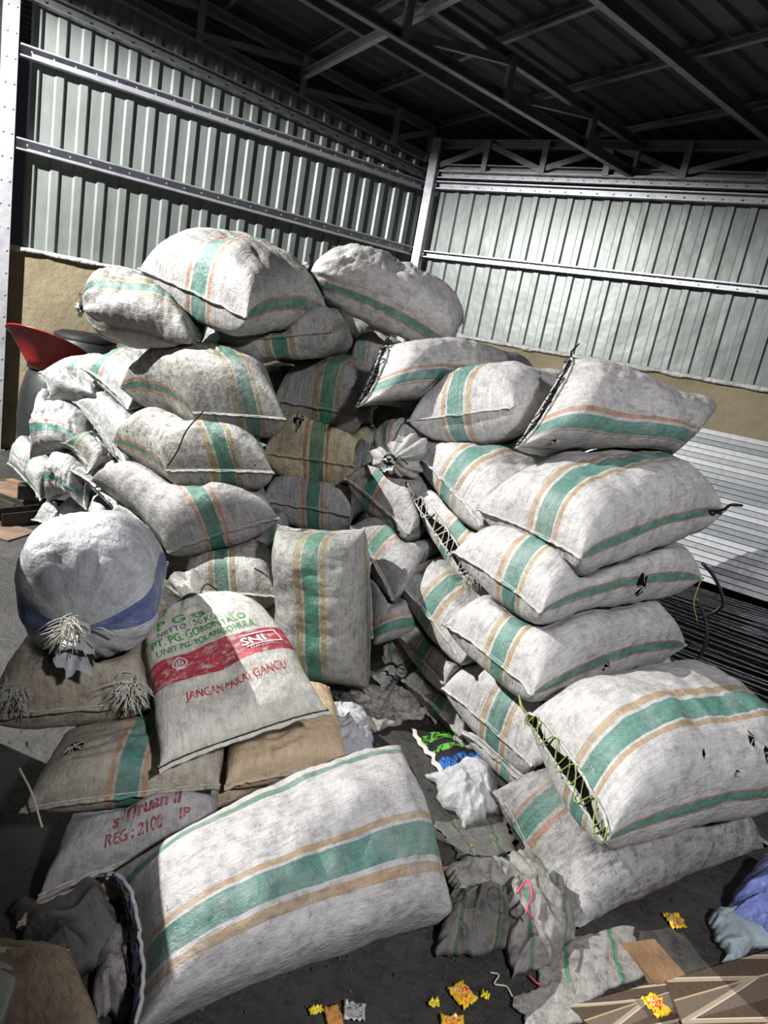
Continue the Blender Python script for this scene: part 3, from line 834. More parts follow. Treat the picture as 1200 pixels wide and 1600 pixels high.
sack('B2', 'shaded sack deep in the gap left of the yellowed torn sack', (350, 735, 3.95), (480, 745, 3.9), vec=(.6, 0, .0), T=.34, mat='grey', k0=.25)
sack('B3', 'shaded sack seen through the gap beneath the knot of the long wrinkled sack', (440, 560, 4.25), (600, 560, 4.2), vec=(.6, 10, .0), T=.34, mat='grey', k0=.25)
sack('B4', 'shaded sack in the dark gap between upright sack and middle column', (500, 900, 3.6), (640, 900, 3.5), vec=(.6, 20, .0), T=.30, mat='grey', k0=.25)
sack('B5', 'shaded sack in the gap above the middle column, left of the top sack', (560, 640, 3.9), (680, 650, 3.8), vec=(.6, 30, .0), T=.34, mat='grey', k0=.25)
sack('B6', 'dark sack filling the hollow behind the two lowest grey sacks by the upright sack', (440, 860, 3.5), (560, 880, 3.45), vec=(.6, 10, .0), T=.34, mat='grey', k0=.25)
# ---- small white sacks on the left
sack('W2', 'small white sack with thin stripes draped over the barrel side of the pile',
     (132, 575, 4.02), (205, 640, 3.72), vec=(.45, 25, .05), T=.20, mat='white', k0=.4, ear=.10, plump=3.2, shiftw=.10)
sack('W4', 'small bulging white sack left of the dirty sagging sacks',
     (122, 628, 3.95), (196, 735, 3.60), vec=(.45, 40, .05), T=.22, mat='whiteplain', ear=.10, plump=3.2, shiftw=.10)
sack('W1', 'small white sack with green stripe directly beneath the red tray',
     (68, 582, 4.25), (150, 598, 4.10), vec=(.42, 40, .02), T=.17, mat='white', k0=.28, ear=.10, plump=3.2, shiftw=.10)
sack('W3', 'small white sack with a pointed left tip below the green striped one',
     (66, 588, 4.15), (80, 625, 4.02), (175, 655, 3.85), (160, 610, 4.1), T=.16, mat='whiteplain', ear=.10, plump=3.2, shiftw=.10)
sack('W5', 'white sack standing on its side against the dark barrel',
     (72, 608, 4.18), (50, 718, 4.02), (150, 722, 3.82), (150, 650, 4.05), T=.20, mat='white', hint=(0, -1, .3), k0=.16, wr=1.6, ear=.10, plump=3.2, shiftw=.10)
sack('W6', 'small soot-stained sack poking out between the white sacks',
     (103, 692, 3.78), (142, 740, 3.65), vec=(.45, 35, .05), T=.19, mat='dirty', k0=.5 - .1, ear=.10, plump=3.2, shiftw=.10)
sack('W7', 'white sack with teal stripe lying lowest beside the foot of the barrel',
     (14, 722, 4.45), (66, 780, 4.10), (98, 738, 4.25), T=.16, mat='white', k0=.20, ear=.10, plump=3.2, shiftw=.10)
sack('W8', 'white crinkled sack with laced edge and orange stripes by the scrap iron',
     (103, 692, 4.0), (76, 786, 3.95), (132, 795, 3.75), (135, 735, 3.85), T=.17, mat='white', hint=(0, -1, .3), wr=1.8, k0=.2, ear=.10, plump=3.2, shiftw=.10)
sack('W9', 'white dirty-bottomed sack half under the pale-sided sack',
     (117, 735, 3.78), (187, 800, 3.45), vec=(.42, 30, .03), T=.19, mat='whiteplain', ear=.10, plump=3.2, shiftw=.10)
sack('W10', 'small striped white sack lowest in front, beside the clear bag',
     (84, 803, 3.95), (150, 822, 3.65), vec=(.35, 25, .03), T=.15, mat='white', k0=.25, ear=.10, plump=3.2, shiftw=.10)
sack('W12', 'shaded sack wedged under the pale-sided sack on the left',
     (172, 800, 3.45), (240, 860, 3.15), vec=(.45, 10, .0), T=.22, mat='grey', k0=.2, ear=.10, plump=3.2, shiftw=.10)
# ---- front left
sack('F1', 'huge whitish sack with broad green band lying in the foreground on the floor',
     (187, 1362, 1.45), (213, 1625, 1.10), (703, 1450, 1.66), (614, 1168, 2.02), T=.32, mat='tan', ends=('lace', 'seam'), k0=.315, roll=-.115, ear=.055, seam_mat='bluetwine', flip=True, tuft=0)
sack('F6', 'sugar sack printed green and red, leaning with its knotted neck up',
     (215, 968, 2.10), (380, 916, 2.25), (512, 1108, 1.86), (246, 1199, 1.60), T=.105, mat='print', sag=.03, ends=('tied', 'seam'), seam_mat='cord', tuft=1.3, knot=(0, 0, .2), name='printed_sugar_sack')
sack('F2', 'bulging white sack with blue band, knotted in front, atop the front left heap',
     (4, 985, 1.74), (246, 978, 1.80), vec=(.42, -16, .03), T=.31, mat='blue', sag=.04, ends=('tied', 'seam'), seam_mat='whitetwine', k0=.25, tuft=1.1)
sack('F3', 'brownish sack with blue band and frayed knots under the bulging white sack',
     (-22, 1122, 1.70), (234, 1100, 1.82), vec=(.5, -10, .05), T=.22, mat='brownblue', ends=('seam', 'seam'), k0=.08)
sack('F4', 'brownish sack with red edged green band under the frayed brown sack',
     (34, 1264, 1.50), (345, 1226, 1.72), vec=(.45, -8, .03), T=.14, mat='brown', sag=.01, k0=.25)
sack('F7', 'beige ribbed rice sack tucked beneath the printed sugar sack',
     (350, 1228, 1.78), (545, 1192, 1.95), vec=(.45, -15, .0), T=.13, mat='beige', sag=.01, seam_mat='seam')
sack('F8', 'dull beige sack lying flat beneath the ribbed rice sack',
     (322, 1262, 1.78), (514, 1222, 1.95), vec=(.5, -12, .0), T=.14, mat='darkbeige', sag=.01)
sack('F5', 'grey sack with red registration print under the brownish banded sack',
     (62, 1398, 1.42), (336, 1300, 1.62), vec=(.5, -8, .05), T=.16, mat='regsack', sag=.02)
sack('F11', 'dark sack lying in shadow beneath the sack with the red print',
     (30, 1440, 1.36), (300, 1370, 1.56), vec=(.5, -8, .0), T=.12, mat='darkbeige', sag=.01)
for k_, d_ in SACKS.items():
    print('SACK', k_, 'L %.2f W %.2f z %.2f..%.2f' % (d_['L'], d_['W'], *d_['z']))

# ------------------------------------------------------------------ printing on the sacks
def text_mesh(s, bold=.0):
    c = bpy.data.curves.new('t', 'FONT'); c.body = s; c.size = 1; c.offset = bold; c.resolution_u = 3
    o = bpy.data.objects.new('t', c); COL.objects.link(o); dg = bpy.context.evaluated_depsgraph_get()
    me = o.evaluated_get(dg).to_mesh(); bm = bmesh.new(); bm.from_mesh(me); o.evaluated_get(dg).to_mesh_clear()
    bpy.data.objects.remove(o); bpy.data.curves.remove(c)
    bmesh.ops.triangulate(bm, faces=bm.faces[:])
    for _ in range(3):
        ed = [e for e in bm.edges if e.calc_length() > .09]
        if not ed: break
        bmesh.ops.subdivide_edges(bm, edges=ed, cuts=1); bmesh.ops.triangulate(bm, faces=[f for f in bm.faces if len(f.verts) > 3])
    V = np.array([v.co[:2] for v in bm.verts]); F = [[v.index for v in f.verts] for f in bm.faces]; bm.free()
    return V, F
def print_on(key, V, F, w0, w1, s0, hs, mat, name, up=-1, slant=0.0, lift=.0025):
    """stretch the flat shape between w0..w1, baseline at s0, letter height hs (fraction of length)"""
    x0, x1 = V[:, 0].min(), V[:, 0].max(); y0, y1 = 0, V[:, 1].max()
    P = []
    for x, y in V:
        f = (x - x0) / (x1 - x0); w = w0 + (w1 - w0) * f
        P.append(on_sack(key, w, s0 + up * hs * (y - y0) / (y1 - y0) + slant * f, lift))
    return mesh_obj(name, P, F, M[mat], SACKS[key]['root'])
def ink(name, col, worn=.42):
    t = NT(name); tc = t.n('ShaderNodeTexCoord')
    c = t.mix(t.ramp(t.noise(tc.outputs['Object'], 60, 6, .7), [(worn, (1, 1, 1)), (worn + .15, (0, 0, 0))]), col, (.40, .38, .33))
    t.l(c, t.b.inputs['Base Color']); t.b.inputs['Roughness'].default_value = .6; return t.m
M['inkgreen'] = ink('green ink', (.03, .25, .03), .33); M['inkdark'] = ink('dark green ink', (.05, .13, .08), .32)
M['inkred'] = ink('red ink', (.42, .03, .04), .34); M['inkwhite'] = ink('white ink', (.62, .60, .58), .25)
M['inkmaroon'] = ink('maroon ink', (.16, .02, .025), .33); M['inkblack'] = ink('black ink', (.06, .045, .03), .45)
def put(key, s, *a, bold=.01, **kw):
    V, F = text_mesh(s, bold); return print_on(key, V, F, *a, **kw)
put('F6', 'P G G', -.78, .02, .285, .070, 'inkgreen', 'printed_text', slant=.0, bold=.015)
put('F6', 'NETTO : 50 KG', -.80, .16, .335, .034, 'inkdark', 'printed_text')
put('F6', 'PT. PG. GORONTALO', -.90, .55, .405, .050, 'inkgreen', 'printed_text', bold=.015)
put('F6', 'UNIT PG. TOLANGOHULA', -.86, .62, .470, .040, 'inkgreen', 'printed_text', bold=.012)
put('F6', 'JANGAN PAKAI GANCU', -.62, .72, .79, .048, 'inkred', 'printed_text', bold=.008)
put('F6', 'SNI', .30, .64, .600, .056, 'inkwhite', 'printed_mark', bold=.025)
def frame_mark(key, w0, w1, s0, s1, th_w, th_s, mat, name):
    V = []; F = []
    for (a, b, c, d) in ((w0, w1, s0, s0 + th_s), (w0, w1, s1 - th_s, s1)):
        n = 12; k_ = len(V)
        for i in range(n + 1):
            w = a + (b - a) * i / n; V += [on_sack(key, w, c, .0025), on_sack(key, w, d, .0025)]
        F += [(k_ + 2 * i, k_ + 2 * i + 1, k_ + 2 * i + 3, k_ + 2 * i + 2) for i in range(n)]
    for x in (w1 - th_w,):
        n = 8; k_ = len(V)
        for i in range(n + 1):
            s = s0 + (s1 - s0) * i / n; V += [on_sack(key, x, s, .0025), on_sack(key, x + th_w, s, .0025)]
        F += [(k_ + 2 * i, k_ + 2 * i + 1, k_ + 2 * i + 3, k_ + 2 * i + 2) for i in range(n)]
    mesh_obj(name, V, F, M[mat], SACKS[key]['root'])
frame_mark('F6', .34, .84, .526, .616, .02, .007, 'inkwhite', 'printed_mark')
def stroke_mark(key, lines, width, mat, name):
    V = []; F = []
    L, W = SACKS[key]['L'], SACKS[key]['W'] / 2
    for ln in lines:
        P = spline([(a, b, 0) for a, b in ln], max(4, len(ln) * 4)); k_ = len(V)
        for i, p in enumerate(P):
            d = P[min(i + 1, len(P) - 1)] - P[max(i - 1, 0)]; d = np.array([d[0] * W, d[1] * L]); d /= np.linalg.norm(d) + 1e-9
            n = np.array([-d[1] / W, d[0] / L]) * width / 2
            V += [on_sack(key, p[0] + n[0], p[1] + n[1], .0025), on_sack(key, p[0] - n[0], p[1] - n[1], .0025)]
        F += [(k_ + 2 * i, k_ + 2 * i + 1, k_ + 2 * i + 3, k_ + 2 * i + 2) for i in range(len(P) - 1)]
    mesh_obj(name, V, F, M[mat], SACKS[key]['root'])
cx, cy = -.60, .565
stroke_mark('F6', [[(cx, cy - .045), (cx + .09, cy - .01), (cx + .07, cy + .018), (cx, cy + .026), (cx - .07, cy + .018), (cx - .09, cy - .01), (cx, cy - .045)],
                   [(cx - .035, cy - .01), (cx - .035, cy + .014)], [(cx, cy - .028), (cx, cy + .014)], [(cx + .035, cy - .01), (cx + .035, cy + .014)],
                   [(cx - .06, cy + .034), (cx + .06, cy + .034)]], .004, 'inkwhite', 'printed_mark')
put('F6', '- 3140.3:2010 -', .34, .74, .632, .012, 'inkwhite', 'printed_mark', bold=0)
put('F5', 'REG : 2108', -.30, .40, .035, .045, 'inkmaroon', 'printed_text', up=1, bold=.03)
put('F5', 'IP', .60, .74, .045, .042, 'inkmaroon', 'printed_text', up=1, bold=.03)
put('F5', 's Tiruan II', -.25, .60, .112, .06, 'inkmaroon', 'printed_text', up=1, bold=.03)
put('F7', 'THAILAND', .05, .48, .50, .06, 'inkblack', 'printed_text', up=1, bold=.0)

# charred holes in two side stripes and the torn black slits
def on_u(key, u, s, lift):
    d = SACKS[key]; V = d['V']; Sx = d['S']; s = max(.001, min(.999, s)); i = min(int(np.searchsorted(Sx, s, 'right')) - 1, NS - 1); fs = (s - Sx[i]) / (Sx[i + 1] - Sx[i])
    uu = (u % 1.0) * NU; k_ = int(uu); fu = uu - k_; g = lambda i, k_: V[i][k_ % NU]
    p = (g(i, k_) * (1 - fu) + g(i, k_ + 1) * fu) * (1 - fs) + (g(i + 1, k_) * (1 - fu) + g(i + 1, k_ + 1) * fu) * fs
    n = np.cross(g(i, k_ + 1) - g(i, k_), g(i + 1, k_) - g(i, k_)); n /= np.linalg.norm(n) + 1e-12
    if n @ (p - V[i].mean(0)) < 0: n = -n
    return p + n * lift
def hole(key, u, s, r, n=14, ragged=.6, squash=1.0, name='torn_hole'):
    d = SACKS[key]; L = d['L']; ring = d['V'][NS // 2]; per = np.linalg.norm(np.roll(ring, 1, 0) - ring, axis=1).sum(); rnd = random.Random(key + str(u))
    V = [on_u(key, u, s, .005)]
    for i in range(n):
        a = 2 * math.pi * i / n; rr = r * (1 - ragged / 2 + ragged * rnd.random())
        V.append(on_u(key, u + rr * math.cos(a) / per * squash, s + rr * math.sin(a) / L, .004))
    m = MB(); m.add(V, [(0, i + 1, (i + 1) % n + 1) for i in range(n)]); m.build(name, M['hole'], d['root'])
    fm = MB()
    for i in range(int(n * 1.3)):
        a = rnd.random() * 6.28; f1 = 1.2 * r; f0 = .45 * r * rnd.random()
        P0 = on_u(key, u + f1 * math.cos(a) / per * squash, s + f1 * math.sin(a) / L, .004)
        P1 = on_u(key, u + f0 * math.cos(a + .4) / per * squash, s + f0 * math.sin(a + .4) / L, .010)
        fm.tube([P0, (P0 + P1) / 2, P1], .0008, 4)
    mesh_obj('frayed_threads', fm.v, fm.f, M['whitetwine'], d['root'])
hole('R3', .99, .56, .034)
hole('R4', .985, .42, .024, squash=.7)
hole('R6', .11, .60, .014, squash=2.2, n=10); hole('R6', .08, .66, .012, squash=2.5, n=10); hole('R6', .05, .52, .011, n=10); hole('R6', .10, .35, .007, n=8, squash=2)
hole('L2', .30, .07, .028); hole('L2', .27, .14, .018); hole('L2', .36, .10, .014)
hole('F4', .40, .25, .022)
hole('R1', .05, .12, .016)
# pink stain on the bottom sack
def smear(key, u, s, ru, rs, mat, name, seed):
    rnd = random.Random(seed); V = []; F = []
    for q in range(9):
        pts = spline([(u + ru * rnd.uniform(-1, 1), s + rs * rnd.uniform(-1, 1), 0) for _ in range(4)], 10); k_ = len(V)
        for p in pts: V += [on_u(key, p[0] - .0035, p[1], .003), on_u(key, p[0] + .0035, p[1] + .004, .003)]
        F += [(k_ + 2 * i, k_ + 2 * i + 1, k_ + 2 * i + 3, k_ + 2 * i + 2) for i in range(9)]
    mesh_obj(name, V, F, M[mat], SACKS[key]['root'])
M['stain'] = ink('faded pink ink', (.38, .13, .16), .45)
smear('R7', .955, .27, .022, .035, 'stain', 'pink_stain', 3)
# string drawn over the dirty sack and a few hanging twine ends
def string(name, pts, r, mat, label, cat='string', n=None):
    m = MB(); m.tube(spline(pts, n or len(pts) * 6), r, 6); o = m.build(name, M[mat], smooth=True); tag(o, label, cat); return o
string('black_string', [at(318, 642, 3.0), at(292, 672, 3.0), at(277, 705, 3.02), at(262, 728, 3.08)], .0035, 'cord', 'thin black string lying over the dirty sack with stitched end')
string('black_tie_strip', [at(1100, 798, 2.86), at(1128, 797, 2.80), at(1142, 789, 2.78), at(1160, 790, 2.78)], .006, 'cord', 'short black strip sticking out from the wide sack toward the metal profiles')

# ------------------------------------------------------------------ crumpled empty sacks, cloth and film
def rag(name, label, quad, mat, height=.07, seed=1, cat='cloth', n=64, fold=5.0, z0=.006, edge=.10, mound=.0, thick=True, uvrot=False, group=None, sharp=1.0):
    Q = [onz(x, y, 0) if len((x, y)) == 2 else None for x, y in quad]
    W = (np.linalg.norm(Q[1] - Q[0]) + np.linalg.norm(Q[2] - Q[3])) / 2; L = (np.linalg.norm(Q[3] - Q[0]) + np.linalg.norm(Q[2] - Q[1])) / 2
    V = []; uvv = []
    for j in range(n + 1):
        for i in range(n + 1):
            u, v = i / n, j / n
            # irregular outline
            eu = edge * (noise.noise((v * 3 + seed, seed, 0)) * 1.2 + .5 * noise.noise((v * 9, seed, 1)))
            ev = edge * (noise.noise((u * 3 + seed, seed, 5)) * 1.2 + .5 * noise.noise((u * 9, seed, 6)))
            uu = .5 + (u - .5) * (1 + eu * 2 * (1 if u > .5 else 1)); vv = .5 + (v - .5) * (1 + ev * 2)
            cr = (1 - abs(2 * u - 1) ** 3) * (1 - abs(2 * v - 1) ** 3)
            p = (Q[0] * (1 - uu) + Q[1] * uu) * (1 - vv) + (Q[3] * (1 - uu) + Q[2] * uu) * vv
            X, Y_ = u * W * fold, v * L * fold
            w1 = noise.noise((X * .8 + seed, Y_ * .8, seed)); w2 = noise.noise((X * .8, Y_ * .8 + seed * 2, seed + 9))
            r1 = 1 - abs(noise.noise((X * 1.1 + w1 * 1.6 + seed, Y_ * 1.1 + w2 * 1.6, 3 + seed))) * 3.0
            r2 = 1 - abs(noise.noise((X * 2.7 + w2 * 1.3, Y_ * 2.7 + w1 * 1.3 + seed, 8))) * 2.6
            r3 = noise.noise((X * 6, Y_ * 6, seed + 4))
            h = height * .62 * (.26 * max(r1, 0) ** 1.6 * sharp + .12 * max(r2, 0) ** 1.5 * sharp + .06 * (r3 + .5) + .55 * (w1 + .6)) * (cr ** .35 * .85 + .15)
            h += mound * cr
            q = p + np.array([w2 * .16, w1 * .16, 0]) / fold * (1.0) + Z * (z0 + max(0, h))
            V.append(q); uvv.append((u, v) if not uvrot else (v, u))
    F = []; uvs = []
    for j in range(n):
        for i in range(n):
            a = j * (n + 1) + i; f = (a, a + 1, a + n + 2, a + n + 1); F.append(f); uvs += [uvv[k_] for k_ in f]
    o = mesh_obj(name, V, F, M[mat], uvs=uvs)
    if thick:
        md = o.modifiers.new('thickness', 'SOLIDIFY'); md.thickness = .0025; md.offset = 1
    tag(o, label, cat, group); return o
def film(name, col, alpha, rough=.22, trans=0.0):
    t = NT(name); tc = t.n('ShaderNodeTexCoord'); t.b.inputs['Base Color'].default_value = col + (1,)
    a = t.ramp(t.noise(tc.outputs['Object'], 14, 6), [(.35, (alpha * .7,) * 3), (.7, (min(1, alpha * 1.35),) * 3)])
    t.l(a, t.b.inputs['Alpha']); t.b.inputs['Roughness'].default_value = rough
    t.l(t.bump(t.noise(tc.outputs['Object'], 35, 6, .6, 1.0), .8, .015), t.b.inputs['Normal']); return t.m
M['clear'] = film('clear plastic film', (.62, .62, .62), .55)
M['bluefilm'] = film('pale blue plastic film', (.24, .30, .66), .72)
M['palefilm'] = film('pale teal plastic film', (.42, .50, .52), .75)
M['rag'] = sack_mat('crumpled sack', style='orange', dirt=.8, base=(.34, .325, .30), green=(.03, .2, .13))
M['ragplain'] = sack_mat('crumpled pale sack', style='none', dirt=.8, base=(.40, .38, .35))
M['ragdark'] = sack_mat('crumpled dark sack', style='olive', dirt=.9, base=(.16, .155, .14), green=(.02, .12, .08))
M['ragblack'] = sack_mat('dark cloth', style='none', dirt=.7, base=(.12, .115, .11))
def printed_film():
    t = NT('printed plastic film'); tc = t.n('ShaderNodeTexCoord'); P = t.n('ShaderNodeUVMap').outputs[0]
    sep = t.n('ShaderNodeSeparateXYZ'); t.l(P, sep.inputs[0])
    c = t.ramp(sep.outputs[1], [(0, (.02, .02, .02)), (.22, (.10, .34, .04)), (.40, (.02, .02, .02)), (.52, (.12, .38, .05)), (.62, (.02, .02, .02)), (.74, (.03, .15, .50)), (.92, (.6, .6, .6))], 'CONSTANT')
    n = t.ramp(t.noise(P, 5, 4, .6, 2.0), [(.44, (0, 0, 0)), (.5, (1, 1, 1))])
    c = t.mix(n, (.018, .018, .02), c)
    e = t.ramp(sep.outputs[0], [(0, (1, 1, 1)), (.07, (0, 0, 0))], 'CONSTANT'); c = t.mix(e, c, (.5, .48, .42))
    t.l(c, t.b.inputs['Base Color']); t.b.inputs['Roughness'].default_value = .3; return t.m
M['printfilm'] = printed_film()
rag('crumpled_sack', 'crumpled empty grey sack lying on the floor right of the upright sack', [(545, 1082), (625, 1066), (668, 1118), (588, 1148)], 'ragplain', .10, 3, 'sack', fold=9)
rag('crumpled_sack', 'flattened dark sack scrap between the upright sack and the clear striped bag', [(520, 1090), (560, 1085), (600, 1140), (560, 1150)], 'ragdark', .05, 13, 'sack', fold=9)
rag('printed_film', 'crumpled plastic film printed green blue and black beside the low sacks', [(640, 1140), (700, 1125), (775, 1200), (690, 1222)], 'printfilm', .04, 5, 'plastic film', fold=7)
rag('dirty_strip', 'dirty frayed cloth strip alongside the lowest row of sacks', [(655, 1110), (690, 1095), (770, 1165), (740, 1195)], 'ragplain', .05, 15, 'cloth', fold=10)
rag('clear_bag', 'clear plastic bag crumpled on the floor by the grimy bottom sack', [(662, 1215), (735, 1196), (800, 1262), (722, 1300)], 'clear', .13, 7, 'plastic bag', fold=7, mound=.05)
rag('floor_mat', 'flat muddy brown sheet on the floor below the clear bag', [(680, 1285), (780, 1270), (822, 1335), (720, 1350)], 'ragdark', .012, 8, 'sheet', fold=4)
rag('rag_heap', 'pale soiled rag uppermost in the heap between foreground sack and bottom sack', [(688, 1362), (785, 1345), (828, 1400), (720, 1418)], 'ragplain', .10, 21, 'cloth', fold=6, mound=.02)
rag('rag_heap', 'dark twisted sack with green folds touching the foreground sack corner', [(690, 1415), (790, 1400), (800, 1490), (680, 1500)], 'ragdark', .13, 22, 'cloth', fold=7, mound=.03)
rag('rag_heap', 'crumpled soiled sack with green band in front of the bottom sack', [(770, 1395), (872, 1385), (905, 1475), (800, 1530)], 'rag', .13, 23, 'cloth', fold=6, mound=.04)
rag('rag_heap', 'narrow dirty sack end with green patch close against the hem of the bottom sack', [(790, 1340), (845, 1330), (880, 1400), (840, 1420)], 'rag', .08, 24, 'cloth', fold=6, mound=.02)
rag('flat_sack', 'flat empty sack with thin green stripe in front of the bottom sack', [(835, 1490), (985, 1448), (1008, 1530), (850, 1590)], 'rag', .035, 25, 'sack', fold=4, uvrot=False)
rag('flat_sack', 'greyish flattened sack at the bottom edge beside the patterned boards', [(800, 1560), (880, 1540), (930, 1600), (830, 1640)], 'ragplain', .03, 26, 'sack', fold=4)
rag('blue_bag', 'pale blue plastic bag crumpled at the right edge of the floor', [(1120, 1440), (1180, 1365), (1270, 1400), (1230, 1500)], 'bluefilm', .22, 31, 'plastic bag', fold=5, mound=.06)
rag('pale_bag', 'pale clear plastic sheet under the blue bag', [(1105, 1440), (1160, 1415), (1240, 1480), (1120, 1510)], 'palefilm', .10, 32, 'plastic sheet', fold=5, mound=.02)
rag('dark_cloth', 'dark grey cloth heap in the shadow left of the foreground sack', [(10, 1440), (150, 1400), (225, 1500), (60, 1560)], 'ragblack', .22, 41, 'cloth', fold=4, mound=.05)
rag('dark_cloth', 'limp dirty cloth squeezed against the laced end of the foreground sack', [(140, 1450), (215, 1440), (225, 1590), (150, 1600)], 'ragplain', .14, 42, 'cloth', fold=5, mound=.04)
sack('F12', 'soft brown sack filling the bottom left corner below the dark cloth',
     (-90, 1640, 1.02), (178, 1650, 1.02), (110, 1490, 1.22), (-90, 1480, 1.30), T=.12, mat='darkbeige', plump=2.4)
sack('F9', 'limp clear bag with blue and red stripes behind the sugar sack',
     (512, 1200, 2.10), (586, 1192, 2.18), (556, 1110, 2.60), (500, 1096, 2.50), T=.05, mat='blue', wr=2.0, k0=.25, name='striped_bag', cat='bag', plump=2.2)

# small litter, each piece its own object
def litter(name, label, px, py, w, h, rot, mat, cat='wrapper', z=.004, curl=.012, seed=0):
    c = onz(px, py, 0); n = 8; V = []; uvs = []
    for j in range(n + 1):
        for i in range(n + 1):
            u, v = i / n - .5, j / n - .5
            x, y = u * w * (1 + .12 * noise.noise((v * 4, seed, 0))), v * h * (1 + .12 * noise.noise((u * 4, seed, 3)))
            V.append(c + np.array([x * math.cos(rot) - y * math.sin(rot), x * math.sin(rot) + y * math.cos(rot), z + curl * abs(noise.noise((u * 4 + seed, v * 4, 2))) * 2]))
    F = []; uvs = []
    for j in range(n):
        for i in range(n):
            a = j * (n + 1) + i; F.append((a, a + 1, a + n + 2, a + n + 1)); uvs += [(i / n, j / n), ((i + 1) / n, j / n), ((i + 1) / n, (j + 1) / n), (i / n, (j + 1) / n)]
    o = mesh_obj(name, V, F, M[mat], uvs=uvs); o.modifiers.new('t', 'SOLIDIFY').thickness = .0008
    tag(o, label, cat); return o
def wrapper_mat(name, a, b, c, sc=4):
    t = NT(name); P = t.n('ShaderNodeUVMap').outputs[0]
    sep = t.n('ShaderNodeSeparateXYZ'); t.l(P, sep.inputs[0])
    n = t.noise(P, sc, 3, .5, 1.5)
    k_ = t.ramp(n, [(0, a), (.47, b), (.56, c), (.6, a)], 'CONSTANT')
    ex = t.math('MAXIMUM', t.math('ABSOLUTE', t.math('SUBTRACT', sep.outputs[0], .5)), t.math('ABSOLUTE', t.math('SUBTRACT', sep.outputs[1], .5)))
    k_ = t.mix(t.math('GREATER_THAN', ex, .38), k_, a)
    t.l(k_, t.b.inputs['Base Color']); t.b.inputs['Roughness'].default_value = .3; return t.m
M['wrap'] = wrapper_mat('yellow red wrapper', (.75, .50, .02), (.60, .04, .03), (.75, .70, .55))
M['wrapb'] = wrapper_mat('black yellow wrapper', (.70, .40, .02), (.02, .02, .025), (.5, .5, .5), 6)
M['yellow'] = plain('yellow film', (.75, .60, .02), .35, var=.1)
M['foil'] = wrapper_mat('foil print', (.42, .42, .43), (.05, .05, .05), (.55, .55, .55), 9)
M['orangebit'] = plain('orange paper', (.55, .25, .06), .7)
litter('snack_wrapper', 'yellow and red snack wrapper lying on the dark floor', 722, 1556, .058, .065, .75, 'wrap', seed=1)
litter('snack_wrapper', 'black wrapper with yellow edge under the bottom sack of the right stack', 1053, 1440, .055, .06, .3, 'wrapb', seed=2)
litter('snack_wrapper', 'yellow and red wrapper at the very bottom edge right of the foil', 706, 1598, .06, .03, .1, 'wrap', seed=3)
litter('yellow_scrap', 'small yellow scrap just left of the yellow and red wrapper', 677, 1571, .03, .018, .3, 'yellow', 'scrap', seed=4)
litter('yellow_scrap', 'tiny yellow scrap just right of the yellow and red wrapper', 757, 1559, .022, .014, -.3, 'yellow', 'scrap', seed=5)
litter('yellow_scrap', 'yellow crumpled scrap beneath the foreground sack near the foil', 493, 1582, .035, .016, .5, 'yellow', 'scrap', seed=6)
litter('foil_pack', 'silver foil blister pack on the floor below the foreground sack', 553, 1583, .055, .045, .05, 'foil', 'packaging', seed=7)
litter('brown_scrap', 'brown paper scrap left of the silver foil pack', 520, 1590, .04, .05, .4, 'orangebit', 'scrap', seed=8)
litter('orange_leaf', 'tiny orange scrap on the floor behind the foreground sack tip', 636, 1208, .022, .014, .2, 'orangebit', 'scrap', seed=9)
litter('orange_leaf', 'tiny ochre scrap on the muddy sheet', 737, 1326, .014, .010, .2, 'orangebit', 'scrap', seed=10)
string('pink_string', [onz(808, 1440) + Z * .14, onz(812, 1455) + Z * .15, onz(800, 1470) + Z * .14, onz(815, 1482) + Z * .12], .0035, 'pink' if 'pink' in M else 'twine', 'pink plastic string on the crumpled soiled sack') if False else None
M['pink'] = plain('pink string', (.62, .07, .16), .4, var=.1)
string('pink_string', [onz(792, 1452) + Z * .13, onz(806, 1440) + Z * .15, onz(814, 1462) + Z * .14, onz(806, 1482) + Z * .14, onz(818, 1490) + Z * .12], .0035, 'pink', 'pink plastic string looped over the crumpled soiled sack')
string('pink_string', [onz(826, 1530) + Z * .012, onz(838, 1542) + Z * .012, onz(846, 1541) + Z * .012], .003, 'pink', 'short pink string end on the floor below the soiled sacks')
string('white_string', [onz(765, 1522) + Z * .006, onz(778, 1528) + Z * .01, onz(772, 1540) + Z * .006, onz(790, 1545) + Z * .008, onz(800, 1560) + Z * .006], .0022, 'whitetwine', 'tangled white thread on the floor below the crumpled sacks')
# plywood offcut
m = MB(); c = onz(1020, 1510); m.box(c + Z * .012, (.055, .02, 0), (-.03, .06, 0), Z * .010)
M['wood'] = plain('rough wood', (.26, .15, .075), .8, scale=12, var=.25, bump=.006, bscale=40)
tag(m.build('wood_offcut', M['wood']), 'small brown wooden offcut between flat sack and patterned boards', 'wood')

